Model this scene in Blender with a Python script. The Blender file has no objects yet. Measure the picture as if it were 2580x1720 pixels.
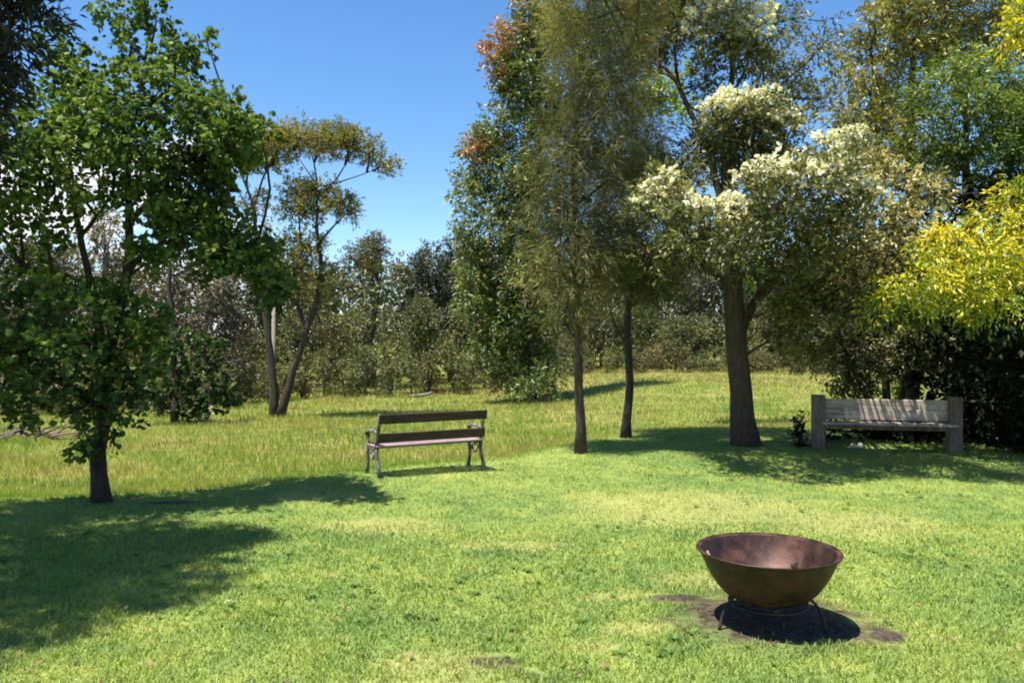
import bpy, math, random
import numpy as np
from mathutils import Vector, Matrix

random.seed(7)
RNG = np.random.default_rng(11)
scene = bpy.context.scene
COL = scene.collection

# ------------------------------------------------------------------ camera
EYE = 1.6
F = 2025.0            # focal length in photograph pixels (2580 wide)
cam_data = bpy.data.cameras.new('camera')
cam_data.sensor_width = 36.0
cam_data.lens = F / 2580.0 * 36.0
cam_data.clip_start = 0.05
cam_data.clip_end = 3000.0
cam = bpy.data.objects.new('camera', cam_data)
cam.location = (0, 0, EYE)
cam.rotation_euler = (math.radians(90), 0, 0)
COL.objects.link(cam)
scene.camera = cam

# ------------------------------------------------------------------ sun + sky
SUN_DIR = Vector((-0.30, -0.21, 1.0)).normalized()      # towards the sun
SUN_EL = math.asin(SUN_DIR.z)
SUN_AZ = math.atan2(SUN_DIR.x, SUN_DIR.y)
sun_data = bpy.data.lights.new('sun', 'SUN')
sun_data.energy = 5.0
sun_data.angle = math.radians(0.55)
sun_data.color = (1.0, 0.93, 0.80)
sun = bpy.data.objects.new('sun', sun_data)
sun.rotation_euler = SUN_DIR.to_track_quat('Z', 'Y').to_euler()
sun.location = (0, 0, 30)
COL.objects.link(sun)

world = bpy.data.worlds.new('World')
scene.world = world
world.use_nodes = True
nt = world.node_tree
nt.nodes.clear()
w_out = nt.nodes.new('ShaderNodeOutputWorld')
w_bg = nt.nodes.new('ShaderNodeBackground')
w_bg.inputs['Strength'].default_value = 0.077
sky = nt.nodes.new('ShaderNodeTexSky')
sky.sky_type = 'NISHITA'
sky.sun_disc = False
sky.sun_elevation = SUN_EL
sky.sun_rotation = SUN_AZ
sky.altitude = 200
sky.air_density = 1.0
sky.dust_density = 0.35
sky.ozone_density = 2.2
hs = nt.nodes.new('ShaderNodeHueSaturation')
hs.inputs['Saturation'].default_value = 1.22
hs.inputs['Value'].default_value = 1.0
nt.links.new(sky.outputs[0], hs.inputs['Color'])
tint = nt.nodes.new('ShaderNodeMix'); tint.data_type = 'RGBA'; tint.blend_type = 'MULTIPLY'
tint.inputs[0].default_value = 1.0
tint.inputs[7].default_value = (0.98, 1.03, 1.08, 1)
nt.links.new(hs.outputs[0], tint.inputs[6])
# a few white clouds low over the left of the valley
tc = nt.nodes.new('ShaderNodeTexCoord')
cmap = nt.nodes.new('ShaderNodeMapping')
cmap.inputs['Scale'].default_value = (5.0, 5.0, 13.0)
cmap.inputs['Location'].default_value = (0.35, 0.1, 0.2)
nt.links.new(tc.outputs['Generated'], cmap.inputs[0])
cn = nt.nodes.new('ShaderNodeTexNoise'); cn.inputs['Scale'].default_value = 1.0
cn.inputs['Detail'].default_value = 6; cn.inputs['Roughness'].default_value = 0.6
nt.links.new(cmap.outputs[0], cn.inputs['Vector'])
crmp = nt.nodes.new('ShaderNodeMapRange'); crmp.interpolation_type = 'SMOOTHSTEP'
crmp.inputs[1].default_value = 0.38; crmp.inputs[2].default_value = 0.5
nt.links.new(cn.outputs[0], crmp.inputs[0])
sep = nt.nodes.new('ShaderNodeSeparateXYZ'); nt.links.new(tc.outputs['Generated'], sep.inputs[0])
mz = nt.nodes.new('ShaderNodeMapRange'); mz.interpolation_type = 'SMOOTHSTEP'
mz.inputs[1].default_value = 0.27; mz.inputs[2].default_value = 0.2
nt.links.new(sep.outputs[2], mz.inputs[0])
mx = nt.nodes.new('ShaderNodeMapRange'); mx.interpolation_type = 'SMOOTHSTEP'
mx.inputs[1].default_value = -0.26; mx.inputs[2].default_value = -0.36
nt.links.new(sep.outputs[0], mx.inputs[0])
def wmul(a, b):
    n = nt.nodes.new('ShaderNodeMath'); n.operation = 'MULTIPLY'
    nt.links.new(a, n.inputs[0]); nt.links.new(b, n.inputs[1]); return n.outputs[0]
cm = wmul(wmul(crmp.outputs[0], mz.outputs[0]), mx.outputs[0])
cmix = nt.nodes.new('ShaderNodeMix'); cmix.data_type = 'RGBA'
nt.links.new(cm, cmix.inputs[0])
nt.links.new(tint.outputs[2], cmix.inputs[6])
cmix.inputs[7].default_value = (6.3, 6.3, 6.6, 1)
nt.links.new(cmix.outputs[2], w_bg.inputs['Color'])
nt.links.new(w_bg.outputs[0], w_out.inputs['Surface'])

scene.view_settings.view_transform = 'Standard'
scene.view_settings.look = 'None'
scene.view_settings.exposure = 1.34
scene.view_settings.gamma = 1.0
scene.view_settings.use_curve_mapping = False
scene.render.engine = 'CYCLES'
scene.cycles.max_bounces = 7
scene.cycles.diffuse_bounces = 3
scene.cycles.transmission_bounces = 4
scene.cycles.transparent_max_bounces = 4
scene.cycles.filter_width = 1.9
scene.cycles.caustics_reflective = False
scene.cycles.caustics_refractive = False

# ------------------------------------------------------------------ helpers
def smooth(t):
    t = np.clip(t, 0, 1)
    return t * t * (3 - 2 * t)

LIP = np.array([(-40, 6.9), (-9, 7.2), (-4.94, 7.78), (-3.65, 8.3), (-2.0, 9.45), (-0.9, 10.35), (-0.2, 10.75), (0.1, 10.9),
                (0.75, 12.0), (2.0, 13.7), (3.6, 14.5), (7, 15.0), (12, 15.5), (60, 16.5)])

def lipd(x, y):
    return (np.asarray(y) - np.interp(x, LIP[:, 0], LIP[:, 1])) * 0.87

def ground(x, y):
    x = np.asarray(x, float); y = np.asarray(y, float)
    d = lipd(x, y)
    z = -0.78 * smooth(d / 4.2)
    z = z + 0.72 * smooth((y - 18) / 27) * smooth((x + 1) / 8)
    z = z - 0.15 * smooth((y - 16) / 18) * (1 - smooth((x + 1) / 8))
    z = z + smooth((y - 80) / 300) * 5
    z = z + 0.02 * np.sin(x * 1.3 + 0.7 * y) * np.cos(y * 0.9 - x * 0.4) + 0.012 * np.sin(2.9 * x + 1) * np.sin(2.3 * y)
    z = z + smooth((y - 12) / 10) * 0.06 * np.sin(x * 0.45 + 1) * np.sin(y * 0.5)
    return z

def gz(x, y):
    return float(ground(x, y))

def P(px, py, Y):
    """point seen at photograph pixel (px,py) at distance Y"""
    return np.array([(px - 1290) / F * Y, Y, EYE - (py - 860) / F * Y])

def on_ground(px, Y):
    x = (px - 1290) / F * Y
    return np.array([x, Y, gz(x, Y)])

def tag(o, label=None, cat=None, group=None, kind=None):
    if label: o['label'] = label
    if cat: o['category'] = cat
    if group: o['group'] = group
    if kind: o['kind'] = kind
    return o

def empty(name, loc, label, cat, group=None):
    o = bpy.data.objects.new(name, None)
    o.empty_display_size = 0.2
    o.location = tuple(float(c) for c in loc)
    COL.objects.link(o)
    return tag(o, label, cat, group)

def link(name, me, mat, parent=None):
    o = bpy.data.objects.new(name, me)
    if mat is not None and len(me.materials) == 0: me.materials.append(mat)
    COL.objects.link(o)
    if parent is not None:
        o.parent = parent
        o.location = (0, 0, 0)
        # meshes are written in world coordinates: shift them to their parent
        root = parent
        off = Vector(parent['_w']) if '_w' in parent else Vector(parent.location)
        o.location = -off if '_loc' not in parent else (0, 0, 0)
    return o

class MB:
    """collects tubes, boxes and lathes in world coordinates"""
    def __init__(s): s.v = []; s.f = []; s.sm = []
    def add(s, verts, faces, smooth_=True):
        b = len(s.v)
        s.v += [tuple(float(c) for c in p) for p in verts]
        s.f += [tuple(i + b for i in f) for f in faces]
        s.sm += [smooth_] * len(faces)
        return s
    def tube(s, pts, rad, sides=8, rough=0.0, flat=(1, 1), seed=0):
        pts = [np.array(p, float) for p in pts]
        n = len(pts)
        if not hasattr(rad, '__len__'): rad = [rad] * n
        rr = random.Random(seed)
        ph = [rr.uniform(0, 6.28) for _ in range(4)]
        vs = []; fs = []
        prev = None
        for i, p in enumerate(pts):
            t = pts[min(i + 1, n - 1)] - pts[max(i - 1, 0)]
            t = t / (np.linalg.norm(t) + 1e-9)
            if prev is None:
                a = np.array([1., 0, 0]) if abs(t[0]) < 0.9 else np.array([0, 1., 0])
            else: a = prev
            a = a - t * np.dot(a, t); a /= np.linalg.norm(a) + 1e-9
            b = np.cross(t, a); prev = a
            for k in range(sides):
                an = 2 * math.pi * k / sides
                q = 1 + rough * (0.6 * math.sin(3 * an + ph[0] + i * .35) + 0.4 * math.sin(5 * an + ph[1] - i * .5) + rr.uniform(-.5, .5))
                vs.append(p + (a * math.cos(an) * flat[0] + b * math.sin(an) * flat[1]) * rad[i] * q)
        for i in range(n - 1):
            for k in range(sides):
                k2 = (k + 1) % sides
                fs.append((i * sides + k, i * sides + k2, (i + 1) * sides + k2, (i + 1) * sides + k))
        fs.append(tuple(reversed(range(sides))))
        fs.append(tuple((n - 1) * sides + k for k in range(sides)))
        return s.add(vs, fs)
    def box(s, c, ax, ay, az, bev=0.0, wob=0.0):
        """box with half-axis vectors ax, ay, az, chamfered"""
        c, ax, ay, az = [np.array(q, float) for q in (c, ax, ay, az)]
        la, lb, lc = [np.linalg.norm(q) for q in (ax, ay, az)]
        if bev <= 0:
            vs = [c + i * ax + j * ay + k * az for i in (-1, 1) for j in (-1, 1) for k in (-1, 1)]
            fs = [(0, 1, 3, 2), (4, 6, 7, 5), (0, 4, 5, 1), (2, 3, 7, 6), (0, 2, 6, 4), (1, 5, 7, 3)]
            return s.add(vs, fs, False)
        import bmesh
        bm = bmesh.new(); bmesh.ops.create_cube(bm, size=2)
        for v in bm.verts: v.co = Vector((v.co.x * la, v.co.y * lb, v.co.z * lc))
        bmesh.ops.bevel(bm, geom=bm.edges[:], offset=bev, segments=2, affect='EDGES', profile=.6)
        bm.verts.index_update()
        ua, ub, uc = ax / la, ay / lb, az / lc
        vs = [c + ua * (v.co.x + random.uniform(-wob, wob)) + ub * (v.co.y + random.uniform(-wob, wob)) + uc * (v.co.z + random.uniform(-wob, wob)) for v in bm.verts]
        fs = [tuple(v.index for v in f.verts) for f in bm.faces]
        bm.free()
        return s.add(vs, fs, False)
    def lathe(s, c, prof, seg=48, wob=0.0, closed=False):
        vs = []; fs = []
        for i, (r, z) in enumerate(prof):
            for k in range(seg):
                a = 2 * math.pi * k / seg
                w = 1 + wob * math.sin(2 * a + 1) + wob * .5 * math.sin(5 * a)
                vs.append((c[0] + r * w * math.cos(a), c[1] + r * w * math.sin(a), c[2] + z))
        n = len(prof)
        for i in range(n if closed else n - 1):
            j = (i + 1) % n
            for k in range(seg):
                k2 = (k + 1) % seg
                fs.append((i * seg + k, i * seg + k2, j * seg + k2, j * seg + k))
        return s.add(vs, fs)
    def build(s, name, mat, parent=None):
        me = bpy.data.meshes.new(name)
        me.from_pydata(s.v, [], s.f)
        me.polygons.foreach_set('use_smooth', s.sm)
        me.update()
        o = bpy.data.objects.new(name, me)
        me.materials.append(mat)
        COL.objects.link(o)
        if parent is not None: set_parent(o, parent)
        return o

def world_loc(o):
    l = Vector(o.location)
    p = o.parent
    while p is not None:
        l += Vector(p.location); p = p.parent
    return l

def set_parent(o, parent):
    """mesh data is in world coordinates, parents are unrotated"""
    o.parent = parent
    o.location = -world_loc(parent)

def np_mesh(name, verts, faces_n, nper, mat, parent=None, tone=None, smooth_=False):
    """verts (V,3), faces_n (Fn, nper) int arrays"""
    me = bpy.data.meshes.new(name)
    V = len(verts); Fn = len(faces_n)
    me.vertices.add(V); me.vertices.foreach_set('co', np.ascontiguousarray(verts, np.float32).ravel())
    me.loops.add(Fn * nper); me.loops.foreach_set('vertex_index', np.ascontiguousarray(faces_n, np.int32).ravel())
    me.polygons.add(Fn)
    me.polygons.foreach_set('loop_start', np.arange(0, Fn * nper, nper, dtype=np.int32))
    me.polygons.foreach_set('loop_total', np.full(Fn, nper, dtype=np.int32))
    if smooth_: me.polygons.foreach_set('use_smooth', np.ones(Fn, bool))
    if tone is not None:
        at = me.attributes.new('tone', 'FLOAT', 'FACE')
        at.data.foreach_set('value', np.ascontiguousarray(tone, np.float32))
    me.update(calc_edges=True)
    me.materials.append(mat)
    o = bpy.data.objects.new(name, me)
    COL.objects.link(o)
    if parent is not None: set_parent(o, parent)
    return o

# ------------------------------------------------------------------ materials
def new_mat(name):
    m = bpy.data.materials.new(name); m.use_nodes = True
    t = m.node_tree; t.nodes.clear()
    out = t.nodes.new('ShaderNodeOutputMaterial')
    return m, t, out

def ramp(t, fac, stops, interp='LINEAR'):
    r = t.nodes.new('ShaderNodeValToRGB'); r.color_ramp.interpolation = interp
    els = r.color_ramp.elements
    while len(els) < len(stops): els.new(0.5)
    for e, (p, c) in zip(els, stops):
        e.position = p; e.color = (*c, 1)
    t.links.new(fac, r.inputs[0])
    return r.outputs[0]

def noise(t, vec, scale, detail=3, rough=.55, dist=0):
    n = t.nodes.new('ShaderNodeTexNoise')
    n.inputs['Scale'].default_value = scale; n.inputs['Detail'].default_value = detail
    n.inputs['Roughness'].default_value = rough; n.inputs['Distortion'].default_value = dist
    if vec is not None: t.links.new(vec, n.inputs['Vector'])
    return n.outputs[0]

def mth(t, op, a, b=None, c=None):
    n = t.nodes.new('ShaderNodeMath'); n.operation = op
    for i, q in enumerate((a, b, c)):
        if q is None: continue
        if isinstance(q, (int, float)): n.inputs[i].default_value = q
        else: t.links.new(q, n.inputs[i])
    return n.outputs[0]

def mixc(t, fac, a, b, mode='MIX'):
    n = t.nodes.new('ShaderNodeMix'); n.data_type = 'RGBA'; n.blend_type = mode
    for idx, q in ((0, fac), (6, a), (7, b)):
        if isinstance(q, (int, float)): n.inputs[idx].default_value = q
        elif isinstance(q, tuple): n.inputs[idx].default_value = (*q, 1)
        else: t.links.new(q, n.inputs[idx])
    return n.outputs[2]

def mrange(t, v, a, b, c=0., d=1.):
    n = t.nodes.new('ShaderNodeMapRange'); n.interpolation_type = 'SMOOTHSTEP'
    t.links.new(v, n.inputs[0])
    for i, q in enumerate((a, b, c, d)): n.inputs[i + 1].default_value = q
    return n.outputs[0]

def pos(t):
    return t.nodes.new('ShaderNodeNewGeometry').outputs['Position']

def leaf_shader(t, out, color, trans=0.35, gloss=0.06, rough=0.5):
    d = t.nodes.new('ShaderNodeBsdfDiffuse'); t.links.new(color, d.inputs['Color'])
    tr = t.nodes.new('ShaderNodeBsdfTranslucent')
    tcol = mixc(t, 1.0, color, (1.15, 1.15, .55), 'MULTIPLY'); t.links.new(tcol, tr.inputs['Color'])
    m = t.nodes.new('ShaderNodeMixShader'); m.inputs[0].default_value = trans
    t.links.new(d.outputs[0], m.inputs[1]); t.links.new(tr.outputs[0], m.inputs[2])
    g = t.nodes.new('ShaderNodeBsdfGlossy'); g.inputs['Roughness'].default_value = rough
    g.inputs['Color'].default_value = (1, 1, 1, 1)
    m2 = t.nodes.new('ShaderNodeMixShader'); m2.inputs[0].default_value = gloss
    t.links.new(m.outputs[0], m2.inputs[1]); t.links.new(g.outputs[0], m2.inputs[2])
    t.links.new(m2.outputs[0], out.inputs['Surface'])

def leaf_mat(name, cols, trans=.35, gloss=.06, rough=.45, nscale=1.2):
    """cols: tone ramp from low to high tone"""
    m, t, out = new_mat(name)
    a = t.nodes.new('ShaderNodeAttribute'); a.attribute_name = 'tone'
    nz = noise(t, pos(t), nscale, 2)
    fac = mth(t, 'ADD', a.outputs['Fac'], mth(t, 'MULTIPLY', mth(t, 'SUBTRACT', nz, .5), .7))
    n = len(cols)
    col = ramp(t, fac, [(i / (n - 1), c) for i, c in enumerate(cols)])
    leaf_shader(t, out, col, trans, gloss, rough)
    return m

def bark_mat(name, c1, c2, scale=9, streak=6, rough=.9):
    m, t, out = new_mat(name)
    p = pos(t)
    mp = t.nodes.new('ShaderNodeMapping'); mp.inputs['Scale'].default_value = (streak, streak, 1.0)
    t.links.new(p, mp.inputs[0])
    n1 = noise(t, mp.outputs[0], scale * .6, 5, .65, .6)
    n2 = noise(t, p, 2.2, 3)
    f = mth(t, 'ADD', mth(t, 'MULTIPLY', n1, .75), mth(t, 'MULTIPLY', n2, .25))
    col = ramp(t, f, [(.33, c1), (.5, tuple((a + b) / 2 for a, b in zip(c1, c2))), (.68, c2)])
    b = t.nodes.new('ShaderNodeBsdfPrincipled'); b.inputs['Roughness'].default_value = rough
    t.links.new(col, b.inputs['Base Color'])
    bp = t.nodes.new('ShaderNodeBump'); bp.inputs['Strength'].default_value = 1; bp.inputs['Distance'].default_value = .07
    t.links.new(n1, bp.inputs['Height']); t.links.new(bp.outputs[0], b.inputs['Normal'])
    t.links.new(b.outputs[0], out.inputs['Surface'])
    return m

M = {}
M['bark_dark'] = bark_mat('dark_bark', (.018, .013, .010), (.075, .055, .042))
M['bark_brown'] = bark_mat('brown_bark', (.035, .024, .018), (.15, .105, .08))
M['bark_grey'] = bark_mat('grey_bark', (.06, .05, .045), (.22, .19, .165))
M['bark_pale'] = bark_mat('pale_bark', (.30, .27, .23), (.62, .58, .52))
M['bark_log'] = bark_mat('weathered_log', (.14, .12, .10), (.34, .30, .26))
# leaves
M['leaf_round'] = leaf_mat('glossy_round_leaf', [(.022, .046, .014), (.042, .085, .02), (.075, .135, .028), (.16, .22, .05)], .4, .015, .55)
M['leaf_dark'] = leaf_mat('dark_needle_leaf', [(.014, .018, .014), (.03, .032, .022), (.05, .05, .035)], .15, .02)
M['leaf_olive'] = leaf_mat('olive_needle_leaf', [(.065, .075, .04), (.14, .15, .06), (.21, .21, .07), (.30, .28, .08)], .34, .015) #(0.058, 0.062, 0.039), (0.111, 0.111, 0.046), (0.163, 0.156, 0.052), (0.247, 0.221, 0.058)], .32, .03)
M['leaf_brown'] = leaf_mat('brown_needle_leaf', [(.08, .08, .052), (.165, .16, .078), (.24, .23, .09), (.33, .31, .10)], .34, .015) #(0.065, 0.055, 0.044), (0.124, 0.107, 0.072), (0.182, 0.156, 0.078), (0.260, 0.221, 0.078)], .3, .03)
M['leaf_gum'] = leaf_mat('gum_leaf', [(.08, .09, .036), (.16, .165, .05), (.23, .205, .055), (.34, .27, .065)], .34, .015)
M['leaf_tip'] = leaf_mat('green_gum_leaf', [(0.039, 0.068, 0.021), (0.091, 0.130, 0.031), (0.150, 0.182, 0.036), (0.234, 0.247, 0.052)], .32, .03)
M['leaf_paper'] = leaf_mat('paperbark_leaf', [(0.029, 0.039, 0.016), (0.072, 0.085, 0.026), (0.143, 0.150, 0.042), (0.260, 0.247, 0.091)], .32, .03)
M['leaf_cream'] = leaf_mat('pale_privet_leaf', [(0.039, 0.046, 0.018), (0.104, 0.111, 0.039), (0.247, 0.234, 0.085), (0.442, 0.403, 0.169)], .32, .03)
M['leaf_yellow'] = leaf_mat('yellow_feather_leaf', [(.07, .14, .018), (.20, .28, .022), (.50, .46, .022), (.70, .58, .025)], .42, .03)
M['leaf_green'] = leaf_mat('mid_green_leaf', [(.035, .06, .014), (.08, .13, .022), (.14, .20, .034), (.21, .26, .05)], .4, .02)
M['leaf_lime'] = leaf_mat('lime_green_leaf', [(.10, .17, .02), (.20, .27, .03), (.3, .36, .05)], .4, .04)
M['leaf_oliveyellow'] = leaf_mat('olive_yellow_leaf', [(0.058, 0.065, 0.021), (0.130, 0.137, 0.031), (0.247, 0.234, 0.052), (0.377, 0.338, 0.104)], .34, .03)
M['leaf_shade'] = leaf_mat('deep_shade_leaf', [(.007, .010, .006), (.014, .02, .009), (.028, .038, .014)], .12, .004)  # leaf colour near black, with deep shade put into it
M['scrub_green'] = leaf_mat('scrub_green_leaf', [(.045, .058, .02), (.085, .105, .03), (.14, .155, .042), (.21, .20, .06)], .3, .03, nscale=.5)
M['scrub_olive'] = leaf_mat('scrub_olive_leaf', [(.04, .045, .022), (.085, .085, .034), (.13, .12, .042), (.19, .15, .055)], .3, .03, nscale=.5)
M['scrub_dark'] = leaf_mat('scrub_dark_leaf', [(.022, .03, .016), (.044, .055, .026), (.08, .085, .036)], .25, .03, nscale=.5)
M['scrub_grey'] = leaf_mat('scrub_grey_twig', [(.04, .038, .028), (.08, .072, .05), (.12, .105, .07)], .15, .02, nscale=.5)
M['flower_cream'] = leaf_mat('cream_blossom', [(.58, .56, .42), (.76, .74, .60), (.88, .86, .76)], .3, .03)
M['flower_buff'] = leaf_mat('buff_blossom', [(.30, .26, .10), (.45, .39, .17), (.55, .49, .26)], .3, .03)
M['tip_red'] = leaf_mat('red_leaf_tip', [(.22, .13, .055), (.38, .17, .09), (.48, .27, .14)], .3, .03)

# bare and dry patches in the lawn: centre x, y, radius x, radius y
SOIL = [(1.50, 4.60, .56, .46), (1.62, 4.45, .45, .3), (-.08, 4.04, .13, .07), (.06, 3.86, .06, .05), (1.02, 4.95, .20, .08), (2.02, 4.35, .13, .12),
        (-3.35, 8.02, .35, .12)]
DRY = [(-.36, 4.02, .34, .14), (.70, 4.44, .24, .11), (.64, 5.02, .22, .09), (1.22, 5.35, .26, .22), (1.75, 7.7, 1.1, .8),
       (-.5, 3.75, .5, .1), (-1.15, 7.0, .55, .3), (-2.9, 4.2, .3, .1), (2.9, 7.0, .7, .45), (.0, 6.3, .45, .15), (-2.0, 8.3, .5, .25),
       (.45, 4.2, .14, .07)]

def patch_mask(t, p, lst, warp):
    total = None
    for (cx, cy, rx, ry) in lst:
        mp = t.nodes.new('ShaderNodeMapping'); mp.vector_type = 'POINT'
        mp.inputs['Scale'].default_value = (1 / rx, 1 / ry, 0)
        mp.inputs['Location'].default_value = (-cx / rx, -cy / ry, 0)
        t.links.new(p, mp.inputs[0])
        ln = t.nodes.new('ShaderNodeVectorMath'); ln.operation = 'LENGTH'; t.links.new(mp.outputs[0], ln.inputs[0])
        d = mth(t, 'ADD', ln.outputs['Value'], warp)
        v = mrange(t, d, 1.5, .55)
        total = v if total is None else mth(t, 'MAXIMUM', total, v)
    return total

def lawn_color(t, blades):
    p = pos(t)
    n_big = noise(t, p, .7, 3)
    n_mid = noise(t, p, 3.2, 3)
    n_fine = noise(t, p, 30, 2)
    warp = mth(t, 'MULTIPLY', mth(t, 'SUBTRACT', noise(t, p, 6, 3), .5), 1.5)
    f = mth(t, 'ADD', mth(t, 'MULTIPLY', n_big, .45), mth(t, 'ADD', mth(t, 'MULTIPLY', n_mid, .35), mth(t, 'MULTIPLY', n_fine, .2)))
    base = ramp(t, f, [(.34, (.10, .185, .055)), (.45, (.17, .255, .066)), (.55, (.25, .32, .08)), (.68, (.38, .385, .12))])
    dry = patch_mask(t, p, DRY, warp)
    base = mixc(t, mth(t, 'MULTIPLY', dry, .36), base, (.44, .37, .16))
    return p, warp, base

def ground_mat():
    m, t, out = new_mat('ground_soil_and_turf')
    p, warp, base = lawn_color(t, False)
    soil = patch_mask(t, p, SOIL, warp)
    base = mixc(t, .3, base, (.11, .12, .04))
    scol = ramp(t, noise(t, p, 25, 4, .7), [(.35, (.022, .017, .013)), (.65, (.10, .078, .06))])  # bare soil, darkened to bring out the bowl's black shadow
    base = mixc(t, soil, base, scol)
    mcol = ramp(t, noise(t, p, 1.1, 4), [(.35, (.10, .13, .03)), (.5, (.17, .19, .045)), (.68, (.24, .20, .08))])
    sx = t.nodes.new('ShaderNodeSeparateXYZ'); t.links.new(p, sx.inputs[0])
    far = mrange(t, sx.outputs[2], -.1, -.3)
    far2 = mrange(t, sx.outputs[1], 16.5, 18)
    far = mth(t, 'MAXIMUM', far, far2)
    base = mixc(t, far, base, mcol)
    b = t.nodes.new('ShaderNodeBsdfPrincipled'); b.inputs['Roughness'].default_value = 1
    b.inputs['Specular IOR Level'].default_value = .1
    t.links.new(base, b.inputs['Base Color'])
    bp = t.nodes.new('ShaderNodeBump'); bp.inputs['Strength'].default_value = 1; bp.inputs['Distance'].default_value = .03
    t.links.new(noise(t, p, 28, 4, .7), bp.inputs['Height']); t.links.new(bp.outputs[0], b.inputs['Normal'])
    t.links.new(b.outputs[0], out.inputs['Surface'])
    return m

def lawn_blade_mat():
    m, t, out = new_mat('lawn_blades')
    p, warp, base = lawn_color(t, True)
    a = t.nodes.new('ShaderNodeAttribute'); a.attribute_name = 'tone'
    base = mixc(t, 1.0, base, ramp(t, a.outputs['Fac'], [(0, (.62, .74, .62)), (.5, (1.05, 1.08, .92)), (1, (1.4, 1.28, 1.15))]), 'MULTIPLY')
    leaf_shader(t, out, base, .38, .02, .6)
    return m

def meadow_blade_mat():
    m, t, out = new_mat('meadow_blades')
    p = pos(t)
    mp = t.nodes.new('ShaderNodeMapping'); mp.inputs['Scale'].default_value = (.35, 1.0, .35); t.links.new(p, mp.inputs[0])
    n1 = noise(t, mp.outputs[0], .55, 5, .65)  # noise bands: tan growth, with shadow patches put into the colour too
    sy = t.nodes.new('ShaderNodeSeparateXYZ'); t.links.new(p, sy.inputs[0])
    farb = mrange(t, sy.outputs[1], 30, 40, 0, .10)
    a = t.nodes.new('ShaderNodeAttribute'); a.attribute_name = 'tone'
    f = mth(t, 'ADD', farb, mth(t, 'ADD', mth(t, 'MULTIPLY', n1, .8), mth(t, 'MULTIPLY', a.outputs['Fac'], .2)))
    col = ramp(t, f, [(.34, (.10, .19, .018)), (.43, (.18, .28, .028)), (.51, (.30, .37, .045)), (.58, (.34, .31, .08)), (.68, (.26, .18, .08))])
    leaf_shader(t, out, col, .4, .04, .5)
    return m

M['ground'] = ground_mat()
M['lawn'] = lawn_blade_mat()
M['meadow'] = meadow_blade_mat()

# ------------------------------------------------------------------ ground sheet
def make_ground():
    xs = np.concatenate([-np.geomspace(900, 9, 26), np.linspace(-8.8, 10, 150), np.geomspace(10.3, 900, 26)])
    ys = np.concatenate([-np.geomspace(300, 1, 14), np.linspace(0, 24, 170), np.geomspace(24.4, 1500, 44)])
    X, Y = np.meshgrid(xs, ys)
    Z = ground(X, Y)
    v = np.stack([X, Y, Z], -1).reshape(-1, 3)
    nx, ny = len(xs), len(ys)
    i = np.arange(ny - 1)[:, None] * nx + np.arange(nx - 1)[None, :]
    f = np.stack([i, i + 1, i + nx + 1, i + nx], -1).reshape(-1, 4)
    o = np_mesh('ground', v, f, 4, M['ground'], smooth_=True)
    tag(o, 'grassy ground, flat mown lawn dropping to a lower meadow', None, None, 'structure')
make_ground()

def patch_val(x, y, lst):
    r = np.zeros_like(x)
    for cx, cy, rx, ry in lst:
        d = np.hypot((x - cx) / rx, (y - cy) / ry)
        r = np.maximum(r, smooth((1.3 - d) / .5))
    return r

def make_blades(name, x, y, h, w, lean, tone, mat, label, cat, fine=7.0):
    n = len(x)
    z = ground(x, y) - .004
    a = RNG.uniform(0, 2 * np.pi, n)           # width direction
    b = RNG.uniform(0, 2 * np.pi, n)           # lean direction
    wx, wy = np.cos(a) * w / 2, np.sin(a) * w / 2
    lx, ly = np.cos(b) * lean, np.sin(b) * lean
    hz = h
    p0 = np.stack([x - wx, y - wy, z], -1); p1 = np.stack([x + wx, y + wy, z], -1)
    m0 = np.stack([x - wx * .8 + lx * .35, y - wy * .8 + ly * .35, z + hz * .62], -1)
    m1 = np.stack([x + wx * .8 + lx * .35, y + wy * .8 + ly * .35, z + hz * .62], -1)
    tp = np.stack([x + lx, y + ly, z + hz], -1)
    v = np.stack([p0, p1, m0, m1, tp], 1).reshape(-1, 3)
    i = np.arange(n)[:, None] * 5
    near = y < fine
    f = np.concatenate([(i + [0, 1, 4])[~near], np.concatenate([i + [0, 1, 3], i + [0, 3, 2], i + [2, 3, 4]], 1)[near].reshape(-1, 3)], 0)
    o = np_mesh(name, v, f, 3, mat, tone=np.concatenate([tone[~near], np.repeat(tone[near], 3)]))
    tag(o, label, cat, None, 'stuff')
    return o

def vnoise(x, y, s, seed=0):
    r = np.random.default_rng(seed)
    out = 0
    for k in range(6):
        a = r.uniform(0, 2 * np.pi); fr = s * r.uniform(.6, 1.6); ph = r.uniform(0, 6.28)
        out = out + np.sin((x * np.cos(a) + y * np.sin(a)) * fr + ph)
    return out / 6

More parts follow.
